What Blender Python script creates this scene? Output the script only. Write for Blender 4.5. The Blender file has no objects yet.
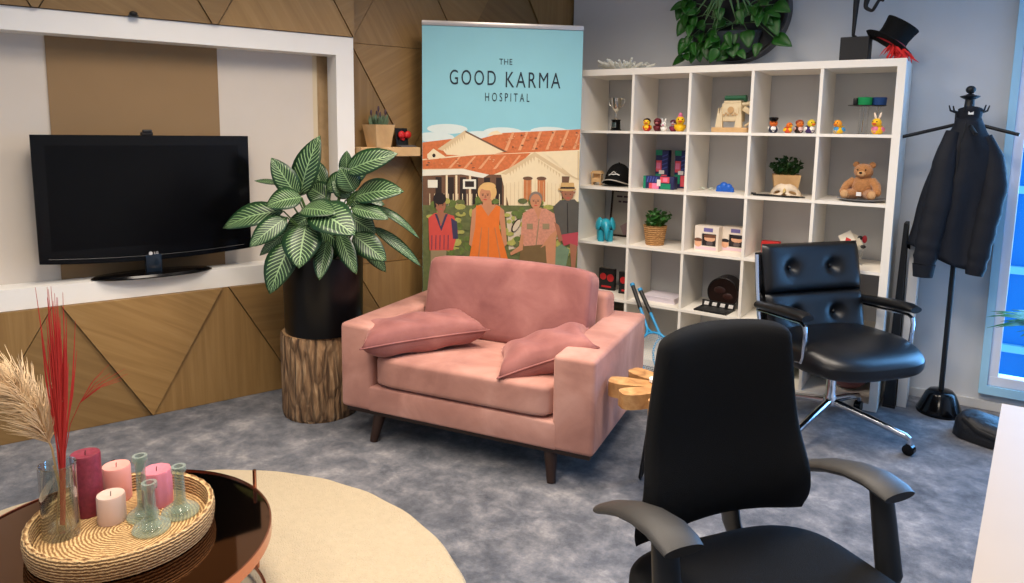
import bpy, bmesh, math, random
from mathutils import Vector, Matrix, Euler, noise
PI = math.pi
R = math.radians
scn = bpy.context.scene
COL = scn.collection
V = Vector
random.seed(7)

# ------------------------------------------------------------------ materials
MATS = {}
def srgb(r, g, b):
    f = lambda c: (c/12.92 if c <= .04045 else ((c+.055)/1.055)**2.4)
    return (f(r/255), f(g/255), f(b/255), 1)

def mat(name, col, rough=.6, metal=0, bump=0, bscale=60, var=0, vscale=8, coat=0, sheen=0, emit=0, trans=0, ior=1.45, spec=.5, stretch=None):
    if name in MATS: return MATS[name]
    m = bpy.data.materials.new(name); m.use_nodes = True
    nt = m.node_tree; N = nt.nodes; L = nt.links
    b = N['Principled BSDF']
    c = srgb(*col)
    b.inputs['Base Color'].default_value = c
    b.inputs['Roughness'].default_value = rough
    b.inputs['Metallic'].default_value = metal
    b.inputs['Specular IOR Level'].default_value = spec
    b.inputs['Coat Weight'].default_value = coat
    b.inputs['Sheen Weight'].default_value = sheen
    b.inputs['Sheen Roughness'].default_value = .4
    b.inputs['Transmission Weight'].default_value = trans
    b.inputs['IOR'].default_value = ior
    if emit:
        b.inputs['Emission Color'].default_value = c; b.inputs['Emission Strength'].default_value = emit
    tc = N.new('ShaderNodeTexCoord'); mp = N.new('ShaderNodeMapping')
    L.new(tc.outputs['Object'], mp.inputs['Vector'])
    if stretch: mp.inputs['Scale'].default_value = stretch
    n1 = N.new('ShaderNodeTexNoise'); n1.inputs['Scale'].default_value = vscale; n1.inputs['Detail'].default_value = 4
    L.new(mp.outputs['Vector'], n1.inputs['Vector'])
    mx = N.new('ShaderNodeMix'); mx.data_type = 'RGBA'
    v = max(var, .03)
    mx.inputs[6].default_value = tuple(max(0, x*(1-v)) for x in c[:3])+(1,)
    mx.inputs[7].default_value = tuple(min(1, x*(1+v)) for x in c[:3])+(1,)
    L.new(n1.outputs['Fac'], mx.inputs[0]); L.new(mx.outputs[2], b.inputs['Base Color'])
    if bump:
        n2 = N.new('ShaderNodeTexNoise'); n2.inputs['Scale'].default_value = bscale; n2.inputs['Detail'].default_value = 5
        L.new(mp.outputs['Vector'], n2.inputs['Vector'])
        bp = N.new('ShaderNodeBump'); bp.inputs['Strength'].default_value = bump; bp.inputs['Distance'].default_value = .01
        L.new(n2.outputs['Fac'], bp.inputs['Height']); L.new(bp.outputs['Normal'], b.inputs['Normal'])
    MATS[name] = m
    return m

def nodes_mat(name):
    m = bpy.data.materials.new(name); m.use_nodes = True; MATS[name] = m
    return m, m.node_tree.nodes, m.node_tree.links, m.node_tree.nodes['Principled BSDF']

def ramp(N, stops):
    r = N.new('ShaderNodeValToRGB'); e = r.color_ramp.elements
    while len(e) < len(stops): e.new(.5)
    for k, (p, c) in enumerate(stops): e[k].position = p; e[k].color = srgb(*c) if len(c) == 3 else c
    return r

def wood_mat(name, cols, uv=True, su=3, sv=45, rough=.5, bump=.15):
    m, N, L, b = nodes_mat(name)
    tc = N.new('ShaderNodeTexCoord'); mp = N.new('ShaderNodeMapping'); mp.inputs['Scale'].default_value = (su, sv, su)
    L.new(tc.outputs['UV' if uv else 'Object'], mp.inputs['Vector'])
    n = N.new('ShaderNodeTexNoise'); n.inputs['Scale'].default_value = 1; n.inputs['Detail'].default_value = 6; n.inputs['Roughness'].default_value = .6; n.inputs['Distortion'].default_value = .6
    L.new(mp.outputs['Vector'], n.inputs['Vector'])
    r = ramp(N, [(.25, cols[0]), (.5, cols[1]), (.75, cols[2])]); L.new(n.outputs['Fac'], r.inputs['Fac'])
    L.new(r.outputs['Color'], b.inputs['Base Color'])
    b.inputs['Roughness'].default_value = rough
    bp = N.new('ShaderNodeBump'); bp.inputs['Strength'].default_value = bump; bp.inputs['Distance'].default_value = .003
    L.new(n.outputs['Fac'], bp.inputs['Height']); L.new(bp.outputs['Normal'], b.inputs['Normal'])
    return m

def carpet_mat():
    m, N, L, b = nodes_mat('carpet')
    tc = N.new('ShaderNodeTexCoord')
    def nz(s, d, dist=0):
        n = N.new('ShaderNodeTexNoise'); n.inputs['Scale'].default_value = s; n.inputs['Detail'].default_value = d; n.inputs['Distortion'].default_value = dist
        n.inputs['Roughness'].default_value = .74
        L.new(tc.outputs['Object'], n.inputs['Vector']); return n
    a = nz(7.5, 14, .15); f = nz(260, 2); g = nz(1.6, 3, .4)
    r = ramp(N, [(.36, (66, 69, 77)), (.46, (98, 100, 107)), (.54, (126, 126, 131)), (.66, (178, 174, 173))])
    ma = N.new('ShaderNodeMix'); ma.inputs[0].default_value = .3; L.new(a.outputs['Fac'], ma.inputs[2]); L.new(g.outputs['Fac'], ma.inputs[3])
    L.new(ma.outputs[0], r.inputs['Fac'])
    mx = N.new('ShaderNodeMix'); mx.data_type = 'RGBA'; mx.blend_type = 'MULTIPLY'; mx.inputs[0].default_value = .35
    L.new(r.outputs['Color'], mx.inputs[6]); L.new(f.outputs['Fac'], mx.inputs[7])
    L.new(mx.outputs[2], b.inputs['Base Color'])
    b.inputs['Roughness'].default_value = .95; b.inputs['Specular IOR Level'].default_value = .15
    b.inputs['Sheen Weight'].default_value = .2
    bp = N.new('ShaderNodeBump'); bp.inputs['Strength'].default_value = .35; bp.inputs['Distance'].default_value = .006
    L.new(f.outputs['Fac'], bp.inputs['Height']); L.new(bp.outputs['Normal'], b.inputs['Normal'])
    return m

def velvet_mat(name, c0, c1, c2):
    m, N, L, b = nodes_mat(name)
    tc = N.new('ShaderNodeTexCoord')
    n = N.new('ShaderNodeTexNoise'); n.inputs['Scale'].default_value = 4.5; n.inputs['Detail'].default_value = 5; n.inputs['Distortion'].default_value = .7
    L.new(tc.outputs['Object'], n.inputs['Vector'])
    r = ramp(N, [(.3, c0), (.52, c1), (.75, c2)]); L.new(n.outputs['Fac'], r.inputs['Fac']); L.new(r.outputs['Color'], b.inputs['Base Color'])
    b.inputs['Roughness'].default_value = .75; b.inputs['Sheen Weight'].default_value = .5; b.inputs['Sheen Roughness'].default_value = .35
    b.inputs['Sheen Tint'].default_value = srgb(255, 205, 195); b.inputs['Specular IOR Level'].default_value = .2
    f = N.new('ShaderNodeTexNoise'); f.inputs['Scale'].default_value = 14; f.inputs['Detail'].default_value = 3; L.new(tc.outputs['Object'], f.inputs['Vector'])
    bp = N.new('ShaderNodeBump'); bp.inputs['Strength'].default_value = .25; bp.inputs['Distance'].default_value = .012
    L.new(f.outputs['Fac'], bp.inputs['Height']); L.new(bp.outputs['Normal'], b.inputs['Normal'])
    return m

def leaf_mat(name, dark, pale, freq=11, slant=3.2, width=.30, amount=1.0):
    # stripes along the side veins: uv.x across the blade (-1..1 mapped to 0..1), uv.y along it
    m, N, L, b = nodes_mat(name)
    uv = N.new('ShaderNodeTexCoord'); sp = N.new('ShaderNodeSeparateXYZ'); L.new(uv.outputs['UV'], sp.inputs[0])
    def mth(op, a, c=None, d=None):
        n = N.new('ShaderNodeMath'); n.operation = op
        for i, x in enumerate((a, c, d)):
            if x is None: continue
            if isinstance(x, (int, float)): n.inputs[i].default_value = x
            else: L.new(x, n.inputs[i])
        return n.outputs[0]
    ax = mth('ABSOLUTE', mth('SUBTRACT', sp.outputs['X'], .5))
    t = mth('SUBTRACT', mth('MULTIPLY', sp.outputs['Y'], freq), mth('MULTIPLY', ax, slant))
    fr = mth('ABSOLUTE', mth('SUBTRACT', mth('FRACT', t), .5))
    stripe = mth('LESS_THAN', fr, width*.5)
    edge = mth('LESS_THAN', ax, .40)
    mid = mth('LESS_THAN', ax, .022)
    fac = mth('MAXIMUM', mth('MULTIPLY', stripe, edge), mid)
    nz = N.new('ShaderNodeTexNoise'); nz.inputs['Scale'].default_value = 9; L.new(uv.outputs['Object'], nz.inputs['Vector'])
    fac = mth('MULTIPLY', fac, mth('MULTIPLY', mth('ADD', nz.outputs['Fac'], .35), amount))
    mx = N.new('ShaderNodeMix'); mx.data_type = 'RGBA'; mx.inputs[6].default_value = srgb(*dark); mx.inputs[7].default_value = srgb(*pale)
    L.new(fac, mx.inputs[0]); L.new(mx.outputs[2], b.inputs['Base Color'])
    b.inputs['Roughness'].default_value = .38
    return m

def weave_mat(name, ca, cb, radial=False, sx=70, sz=60):
    m, N, L, b = nodes_mat(name)
    tc = N.new('ShaderNodeTexCoord')
    w = N.new('ShaderNodeTexWave'); w.wave_type = 'RINGS' if radial else 'BANDS'
    if radial: w.rings_direction = 'Z'
    else: w.bands_direction = 'Z'
    w.inputs['Scale'].default_value = sx*.35; w.inputs['Distortion'].default_value = 2.5; w.inputs['Detail'].default_value = 2; w.inputs['Detail Scale'].default_value = 3
    L.new(tc.outputs['Object'], w.inputs['Vector'])
    n = N.new('ShaderNodeTexNoise'); n.inputs['Scale'].default_value = sz; n.inputs['Detail'].default_value = 3; L.new(tc.outputs['Object'], n.inputs['Vector'])
    mu = N.new('ShaderNodeMath'); mu.operation = 'MULTIPLY'; L.new(w.outputs['Fac'], mu.inputs[0]); L.new(n.outputs['Fac'], mu.inputs[1])
    r = ramp(N, [(.05, ca), (.5, cb)]); L.new(mu.outputs[0], r.inputs['Fac']); L.new(r.outputs['Color'], b.inputs['Base Color'])
    b.inputs['Roughness'].default_value = .8
    bp = N.new('ShaderNodeBump'); bp.inputs['Strength'].default_value = .8; bp.inputs['Distance'].default_value = .006
    L.new(mu.outputs[0], bp.inputs['Height']); L.new(bp.outputs['Normal'], b.inputs['Normal'])
    return m

def bark_mat():
    m, N, L, b = nodes_mat('bark')
    tc = N.new('ShaderNodeTexCoord'); mp = N.new('ShaderNodeMapping'); mp.inputs['Scale'].default_value = (26, 26, 5)
    L.new(tc.outputs['Object'], mp.inputs['Vector'])
    v = N.new('ShaderNodeTexVoronoi'); v.feature = 'DISTANCE_TO_EDGE'; v.inputs['Scale'].default_value = 1
    n = N.new('ShaderNodeTexNoise'); n.inputs['Scale'].default_value = 1.6; n.inputs['Detail'].default_value = 7; n.inputs['Distortion'].default_value = .8
    L.new(mp.outputs['Vector'], n.inputs['Vector'])
    ad = N.new('ShaderNodeMix'); ad.data_type = 'VECTOR'; ad.inputs[0].default_value = .35
    L.new(mp.outputs['Vector'], ad.inputs[4]); L.new(n.outputs['Color'], ad.inputs[5]); L.new(mp.outputs['Vector'], v.inputs['Vector'])
    r = ramp(N, [(.3, (104, 76, 52)), (.5, (154, 120, 86)), (.72, (196, 162, 124))]); L.new(n.outputs['Fac'], r.inputs['Fac'])
    r2 = ramp(N, [(0, (70, 50, 36)), (.22, (255, 255, 255))]); L.new(v.outputs['Distance'], r2.inputs['Fac'])
    mx = N.new('ShaderNodeMix'); mx.data_type = 'RGBA'; mx.blend_type = 'MULTIPLY'; mx.inputs[0].default_value = .55
    L.new(r.outputs['Color'], mx.inputs[6]); L.new(r2.outputs['Color'], mx.inputs[7]); L.new(mx.outputs[2], b.inputs['Base Color'])
    b.inputs['Roughness'].default_value = .9
    bp = N.new('ShaderNodeBump'); bp.inputs['Strength'].default_value = 1; bp.inputs['Distance'].default_value = .012
    mm = N.new('ShaderNodeMath'); mm.operation = 'ADD'; L.new(r2.outputs['Color'], mm.inputs[0]); L.new(n.outputs['Fac'], mm.inputs[1])
    L.new(mm.outputs[0], bp.inputs['Height']); L.new(bp.outputs['Normal'], b.inputs['Normal'])
    return m

def clear_mat(name, tint=(255, 255, 255), gloss=.08):
    m = bpy.data.materials.new(name); m.use_nodes = True; MATS[name] = m
    N = m.node_tree.nodes; L = m.node_tree.links; N.remove(N['Principled BSDF'])
    t = N.new('ShaderNodeBsdfTransparent'); t.inputs[0].default_value = srgb(*tint)
    g = N.new('ShaderNodeBsdfGlossy'); g.inputs['Roughness'].default_value = .03
    f = N.new('ShaderNodeLayerWeight'); f.inputs['Blend'].default_value = gloss*2.2
    mx = N.new('ShaderNodeMixShader'); L.new(f.outputs['Facing'], mx.inputs[0]); L.new(t.outputs[0], mx.inputs[1]); L.new(g.outputs[0], mx.inputs[2])
    L.new(mx.outputs[0], N['Material Output'].inputs[0])
    return m

M_white = mat('white_paint', (238, 235, 229), .55)
M_shelf = mat('white_melamine', (246, 240, 229), .42)
M_wallg = mat('grey_plaster', (208, 209, 211), .85, bump=.04, bscale=200)
M_nich = mat('niche_plaster', (208, 198, 186), .85)
M_ceil = mat('ceiling_white', (225, 222, 216), .9)
M_oak = wood_mat('oak_veneer', [(134, 101, 57), (149, 115, 67), (162, 128, 79)], su=1.4, sv=30)
N_ = M_oak.node_tree.nodes; L_k = M_oak.node_tree.links
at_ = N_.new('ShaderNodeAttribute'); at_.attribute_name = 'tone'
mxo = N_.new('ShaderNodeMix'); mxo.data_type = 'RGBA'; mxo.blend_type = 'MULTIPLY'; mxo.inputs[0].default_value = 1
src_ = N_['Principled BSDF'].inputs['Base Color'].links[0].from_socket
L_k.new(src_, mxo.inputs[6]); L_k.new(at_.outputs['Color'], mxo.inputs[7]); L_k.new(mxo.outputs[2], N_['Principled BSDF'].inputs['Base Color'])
M_oakd = mat('oak_gap', (48, 34, 20), .8)
M_pine = wood_mat('pale_wood', [(180, 140, 92), (205, 166, 116), (220, 186, 138)], uv=False, su=4, sv=4, rough=.55)
M_stud = wood_mat('pine_stud', [(176, 146, 106), (202, 170, 126), (214, 184, 142)], uv=False, su=8, sv=8)
M_mdf = mat('brown_board', (142, 114, 80), .8, var=.08, vscale=5)
M_carpet = carpet_mat()
M_velvet = velvet_mat('pink_velvet', (160, 113, 102), (182, 133, 120), (200, 153, 140))
M_velvet2 = velvet_mat('pink_velvet_cushion', (132, 82, 79), (152, 99, 94), (172, 118, 111))
M_blackfab = mat('black_fabric', (14, 14, 15), .85, bump=.35, bscale=700, sheen=.0, var=.12, spec=.25)
M_leather = mat('black_leather', (13, 14, 17), .33, bump=.12, bscale=220, spec=.55)
M_blackpl = mat('black_plastic', (26, 26, 27), .45)
M_armpl = mat('arm_plastic', (52, 50, 48), .5, bump=.15, bscale=500)
M_gloss = mat('gloss_black', (7, 7, 9), .14, spec=.35)
M_screen = mat('tv_screen', (4, 4, 6), .2, spec=.25)
M_chrome = mat('chrome', (206, 208, 214), .12, 1)
M_dkwood = mat('dark_wood', (44, 26, 18), .45, var=.2)
M_copper = mat('copper', (204, 140, 116), .2, 1)
M_mirror = mat('bronze_mirror', (114, 82, 58), .04, 1)
M_rug = mat('rug_wool', (196, 179, 150), .95, bump=.9, bscale=190, var=.10, vscale=40)
M_weave = weave_mat('seagrass_side', (128, 92, 52), (208, 172, 118))
M_weaver = weave_mat('seagrass_base', (132, 96, 54), (214, 178, 124), radial=True, sx=95, sz=75)
M_blackmat = mat('matte_black', (17, 17, 19), .5)
M_potblk = mat('pot_black', (9, 10, 13), .34, spec=.35)
M_bark = bark_mat()
M_soil = mat('soil', (46, 34, 26), .95, bump=.6, bscale=90)
M_green = mat('leaf_green', (46, 96, 36), .45, var=.35, vscale=18)
M_greend = mat('leaf_dark_green', (28, 66, 30), .45, var=.4, vscale=18)
M_greenv = mat('leaf_vivid_green', (30, 86, 18), .42, var=.45, vscale=14)
M_greeny = mat('leaf_grey_green', (92, 112, 84), .6, var=.3, vscale=25)
M_stem = mat('stem_green', (66, 96, 44), .6)
M_striped = leaf_mat('striped_leaf', (20, 54, 26), (158, 190, 134), 13, 7, .26, .85)
M_glass = mat('clear_glass', (250, 253, 250), .02, trans=1, ior=1.45)
M_gglass = mat('green_glass', (206, 232, 216), .03, trans=1, ior=1.45)
M_water = mat('water', (245, 250, 252), .02, trans=1, ior=1.33)
M_pane = clear_mat('window_pane', (226, 242, 255))
def tinted_glass(name, tint, surf):
    m = clear_mat(name, tint, .3); N = m.node_tree.nodes; L = m.node_tree.links
    g = N.new('ShaderNodeBsdfPrincipled'); g.inputs['Base Color'].default_value = srgb(*surf); g.inputs['Roughness'].default_value = .08; g.inputs['Specular IOR Level'].default_value = .8
    f = N.new('ShaderNodeLayerWeight'); f.inputs['Blend'].default_value = .30
    mr = N.new('ShaderNodeMapRange'); mr.inputs[3].default_value = .10; mr.inputs[4].default_value = .75; L.new(f.outputs['Facing'], mr.inputs[0])
    mx = N.new('ShaderNodeMixShader'); L.new(mr.outputs[0], mx.inputs[0])
    t_ = [n for n in N if n.type == 'BSDF_TRANSPARENT'][0]; L.new(t_.outputs[0], mx.inputs[1]); L.new(g.outputs[0], mx.inputs[2]); L.new(mx.outputs[0], N['Material Output'].inputs[0])
    return m
M_holder = tinted_glass('holder_glass', (238, 244, 239), (178, 188, 177))
M_vase = clear_mat('vase_glass', (240, 244, 242), .16)
M_clear = clear_mat('clear_acrylic', (246, 248, 250), .12)
def C_(name, r, g, b, rough=.5, **k): return mat(name, (r, g, b), rough, **k)
M_red = C_('red', 200, 34, 34); M_yel = C_('yellow', 246, 196, 28, .4); M_org = C_('orange', 226, 110, 30, .4)
M_maroon = C_('maroon', 104, 24, 40); M_wht = C_('plain_white', 236, 234, 230); M_pnk = C_('candy_pink', 226, 122, 158)
M_purp = C_('purple', 62, 40, 100); M_navy = C_('navy', 28, 34, 62); M_blu = C_('toy_blue', 70, 150, 205)
M_teal = C_('teal_glaze', 44, 160, 182, .3); M_skin = C_('doll_skin', 224, 170, 136); M_grn = C_('felt_green', 14, 146, 82, .8)
M_dblu = C_('felt_blue', 20, 62, 122, .8); M_cloud = C_('cobalt_blue', 26, 96, 200, .35); M_gold = mat('gold', (214, 176, 96), .25, 1)
M_bear = mat('bear_plush', (186, 130, 80), .95, bump=1, bscale=130, var=.25, vscale=60, sheen=.4)
M_bearl = mat('bear_muzzle', (212, 166, 118), .95, bump=.8, bscale=150)
M_jacket = mat('navy_shell_cloth', (23, 26, 34), .7, bump=.3, bscale=25, spec=.3)
M_silver = mat('silver', (214, 210, 200), .2, 1)

# ------------------------------------------------------------------ mesh builder
class MB:
    def __init__(s): s.bm = bmesh.new(); s.uv = s.bm.loops.layers.uv.new('UVMap'); s.mi = 0; s.bev = False
    def mark(s, n0): 
        s.bm.faces.ensure_lookup_table()
        if s.bev:
            for f in s.bm.faces:
                if not f.tag: f.material_index = s.mi; f.tag = True
        else:
            for f in s.bm.faces[n0:]: f.material_index = s.mi
    def box(s, c, d, rot=None, bev=0, seg=2):
        n0 = len(s.bm.faces)
        if bev and not s.bev:
            s.bev = True
            for f in s.bm.faces: f.tag = True
        r = bmesh.ops.create_cube(s.bm, size=1)
        vs = r['verts']
        M = Matrix.Translation(V(c)) @ (rot.to_4x4() if rot else Matrix()) @ Matrix.Diagonal((d[0], d[1], d[2], 1))
        for v in vs: v.co = M @ v.co
        if bev:
            es = list({e for v in vs for e in v.link_edges})
            bmesh.ops.bevel(s.bm, geom=es, offset=bev, segments=seg, profile=.5, affect='EDGES')
        s.mark(n0); return s
    def b2(s, x0, x1, y0, y1, z0, z1, bev=0, seg=2):
        return s.box(((x0+x1)/2, (y0+y1)/2, (z0+z1)/2), (x1-x0, y1-y0, z1-z0), None, bev, seg)
    def tube(s, pts, rad, n=10, caps=True, flat=None):
        # swept circle; rad float or list; flat = (ra, rb, up) elliptical section
        n0 = len(s.bm.faces)
        pts = [V(p) for p in pts]; k = len(pts)
        rr = rad if isinstance(rad, (list, tuple)) else [rad]*k
        rings = []; up = None
        for i, p in enumerate(pts):
            t = (pts[min(i+1, k-1)]-pts[max(i-1, 0)]).normalized()
            if up is None:
                up = V((0, 0, 1)) if abs(t.z) < .9 else V((0, 1, 0))
                if flat: up = V(flat)
            a = t.cross(up)
            if a.length < 1e-5: a = t.orthogonal()
            a.normalize(); b = a.cross(t).normalized(); 
            if not flat: up = b
            r = rr[i]; ra, rb = r if isinstance(r, (list, tuple)) else (r, r)
            rings.append([s.bm.verts.new(p+a*math.cos(2*PI*j/n)*ra+b*math.sin(2*PI*j/n)*rb) for j in range(n)])
        for i in range(k-1):
            for j in range(n):
                s.bm.faces.new((rings[i][j], rings[i][(j+1) % n], rings[i+1][(j+1) % n], rings[i+1][j]))
        if caps:
            s.bm.faces.new(rings[0][::-1]); s.bm.faces.new(rings[-1])
        s.mark(n0); return s
    def cyl(s, p0, p1, r0, r1=None, n=20): return s.tube([p0, p1], [r0, r0 if r1 is None else r1], n)
    def lathe(s, prof, c=(0, 0, 0), n=32, rot=None, fn=None, caps=True):
        # prof: (r, z) list from bottom to top
        n0 = len(s.bm.faces); rings = []
        c = V(c)
        for (r, z) in prof:
            ring = []
            for j in range(n):
                a = 2*PI*j/n; q = V((r*math.cos(a), r*math.sin(a), z))
                if fn: q = fn(q, a)
                if rot: q = rot @ q
                ring.append(s.bm.verts.new(c+q))
            rings.append(ring)
        for i in range(len(prof)-1):
            for j in range(n):
                s.bm.faces.new((rings[i][j], rings[i][(j+1) % n], rings[i+1][(j+1) % n], rings[i+1][j]))
        if caps:
            if prof[0][0] > 1e-4: s.bm.faces.new(rings[0][::-1])
            if prof[-1][0] > 1e-4: s.bm.faces.new(rings[-1])
        s.mark(n0); return s
    def ball(s, c, r, rot=None, n=16, m=10):
        if isinstance(r, (int, float)): r = (r, r, r)
        n0 = len(s.bm.faces)
        res = bmesh.ops.create_uvsphere(s.bm, u_segments=n, v_segments=m, radius=1)
        M = Matrix.Translation(V(c)) @ (rot.to_4x4() if rot else Matrix()) @ Matrix.Diagonal((r[0], r[1], r[2], 1))
        for v in res['verts']: v.co = M @ v.co
        s.mark(n0); return s
    def poly(s, pts, mi=None):
        f = s.bm.faces.new([s.bm.verts.new(V(p)) for p in pts]); f.material_index = s.mi if mi is None else mi; return f
    def prism(s, pts, d):
        # closed outline pts extruded by vector d
        n0 = len(s.bm.faces); d = V(d)
        a = [s.bm.verts.new(V(p)) for p in pts]; b = [s.bm.verts.new(V(p)+d) for p in pts]
        s.bm.faces.new(a[::-1]); s.bm.faces.new(b); n = len(a)
        for i in range(n): s.bm.faces.new((a[i], a[(i+1) % n], b[(i+1) % n], b[i]))
        s.mark(n0); return s
    def grid(s, fn, nu, nv, wrapu=False, uvs=True):
        n0 = len(s.bm.faces)
        g = [[s.bm.verts.new(V(fn(i/nu, j/nv))) for j in range(nv+1)] for i in range(nu if wrapu else nu+1)]
        for i in range(nu):
            for j in range(nv):
                i2 = (i+1) % len(g)
                f = s.bm.faces.new((g[i][j], g[i2][j], g[i2][j+1], g[i][j+1]))
                for lp, (a, b) in zip(f.loops, ((i, j), (i+1, j), (i+1, j+1), (i, j+1))): lp[s.uv].uv = (a/nu, b/nv)
        s.mark(n0); return s
    def cushion(s, w, h, t, M, puff=.55, n=14, pinch=.08):
        # pillow with pinched seam, w x h plan, thickness t, matrix M
        for sg in (1, -1):
            def fn(u, v):
                x = u*2-1; y = v*2-1
                k = ((1-x**4)*(1-y**4))**puff
                px = x*(1-pinch*(1-abs(y)**2)*.0-pinch*(1-y*y)*abs(x)**3); py = y*(1-pinch*(1-x*x)*abs(y)**3)
                z = sg*k*t/2 + .006*math.sin(9*x+3*y)*k
                return M @ V((px*w/2, py*h/2, z))
            if sg > 0: s.grid(fn, n, n)
            else: s.grid(lambda u, v: fn(1-u, v), n, n)
        return s
    def leaf(s, base, tip, w, nrm=(0, -1, .4), bend=0.0, fold=.18, n=8, round_=.8, side=None):
        base = V(base); tip = V(tip); d = tip-base; ln = d.length; d.normalize()
        nn = V(nrm); sd = d.cross(nn)
        if sd.length < 1e-4: sd = d.orthogonal()
        sd.normalize(); nn = sd.cross(d).normalized()
        def fn(u, v):
            x = u*2-1
            prof = (math.sin(PI*min(1, v**round_)))**.75 if 0 < v < 1 else 0
            if v > .999 or v < .001: prof = .02
            wv = w*.5*prof
            return base + d*ln*v + sd*x*wv + nn*(bend*ln*math.sin(PI*v) + abs(x)*fold*wv)
        return s.grid(fn, 4, n)
    def done(s, name, mats, parent=None, smooth=40, sub=0, solid=0, merge=True):
        if merge: bmesh.ops.remove_doubles(s.bm, verts=s.bm.verts, dist=1e-5)
        bmesh.ops.recalc_face_normals(s.bm, faces=s.bm.faces) if merge != 'keep' else None
        me = bpy.data.meshes.new(name); s.bm.to_mesh(me); s.bm.free()
        for m in (mats if isinstance(mats, (list, tuple)) else [mats]): me.materials.append(m)
        if smooth:
            for p in me.polygons: p.use_smooth = True
            try: me.set_sharp_from_angle(angle=R(smooth))
            except Exception: pass
        o = bpy.data.objects.new(name, me); COL.objects.link(o)
        if parent: o.parent = parent
        if sub:
            md = o.modifiers.new('sub', 'SUBSURF'); md.levels = sub; md.render_levels = sub
        if solid:
            md = o.modifiers.new('sol', 'SOLIDIFY'); md.thickness = solid; md.offset = 0
        return o

def tag(o, label, cat, group=None, kind=None):
    if label: o['label'] = label
    if cat: o['category'] = cat
    if group: o['group'] = group
    if kind: o['kind'] = kind
    return o
def thing(name, label, cat, loc=(0, 0, 0), rz=0, group=None, rot=None):
    o = bpy.data.objects.new(name, None); COL.objects.link(o); o.empty_display_size = .05
    o.location = loc; o.rotation_euler = rot if rot else (0, 0, rz)
    return tag(o, label, cat, group)
def solo(o, label, cat, loc=None, rz=0, group=None, rot=None):
    if loc is not None: o.location = loc
    o.rotation_euler = rot if rot else (0, 0, rz)
    return tag(o, label, cat, group)
def struct(o): o['kind'] = 'structure'; return o
def copy_tree(o, parent=None):
    c = o.copy(); COL.objects.link(c); c.parent = parent
    for ch in list(o.children): copy_tree(ch, c)
    return c
def text_mesh(txt, size, mat_, M, parent, name, spacing=1.0, extr=.0008, offset=0.0, sx=1.0):
    cu = bpy.data.curves.new('t', 'FONT'); cu.body = txt; cu.size = size; cu.align_x = 'CENTER'; cu.align_y = 'CENTER'; cu.extrude = extr; cu.space_character = spacing; cu.offset = offset
    ob = bpy.data.objects.new('t', cu); COL.objects.link(ob)
    bpy.context.view_layer.update()
    me = bpy.data.meshes.new_from_object(ob.evaluated_get(bpy.context.evaluated_depsgraph_get()))
    COL.objects.unlink(ob); bpy.data.objects.remove(ob); bpy.data.curves.remove(cu)
    me.transform(M @ Matrix.Diagonal((sx, 1, 1, 1))); me.materials.clear(); me.materials.append(mat_)
    o = bpy.data.objects.new(name, me); COL.objects.link(o); o.parent = parent
    return o
def rotm(x=0, y=0, z=0): return Euler((R(x), R(y), R(z))).to_matrix()

# ------------------------------------------------------------------ camera
F = 701.4; 
cam = bpy.data.cameras.new('camera'); co = bpy.data.objects.new('camera', cam); COL.objects.link(co); scn.camera = co
yaw, pit, rol = .5761, .1326, .0147
fw = V((-math.sin(yaw)*math.cos(pit), math.cos(yaw)*math.cos(pit), -math.sin(pit)))
rt = V((math.cos(yaw), math.sin(yaw), 0)); up = rt.cross(fw)
r2 = rt*math.cos(rol)+up*math.sin(rol); u2 = up*math.cos(rol)-rt*math.sin(rol)
co.matrix_world = Matrix.Translation((2.1181, -3.987, 1.4395)) @ Matrix((r2, u2, -fw)).transposed().to_4x4()
cam.sensor_fit = 'HORIZONTAL'; cam.sensor_width = 36; cam.lens = F/1024*36; cam.shift_y = (223.26-291.5)/1024; cam.clip_start = .05

# ------------------------------------------------------------------ setting
LD = V((.3612, .9325, 0)); LN = V((.9325, -.3612, 0)); LO = -.35
def W(s, off, z): return LD*s + LN*(off+LO) + V((0, 0, z))
ang_left = math.atan2(LD.y, LD.x)
REC = -.07
S_STEP = -1.344

m = MB(); m.b2(-2.2, 3.7, -5.8, .6, -.05, 0); struct(m.done('floor', M_carpet, smooth=0))
m = MB(); m.b2(-2.6, 3.7, -5.8, .6, 2.8, 2.86); struct(m.done('ceiling', M_ceil, smooth=0))
# back wall with window opening
wx0, wx1, wz0, wz1 = 2.29, 3.35, .14, 2.35
m = MB()
m.b2(-.25, wx0, .40, .55, 0, 2.8); m.b2(wx1, 3.7, .40, .55, 0, 2.8); m.b2(wx0, wx1, .40, .55, 0, wz0); m.b2(wx0, wx1, .40, .55, wz1, 2.8)
struct(m.done('wall_back', M_wallg, smooth=0))
m = MB(); m.b2(-.2, 3.6, .385, .40, 0, .05, .003); struct(m.done('baseboard_back', mat('baseboard_paint', (205, 203, 200), .5), smooth=0))
m = MB(); m.b2(3.6, 3.72, -5.8, .6, 0, 2.8); struct(m.done('wall_right', M_wallg, smooth=0))
m = MB(); m.b2(-2.6, 3.7, -5.92, -5.8, 0, 2.8); struct(m.done('wall_front', M_wallg, smooth=0))

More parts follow.
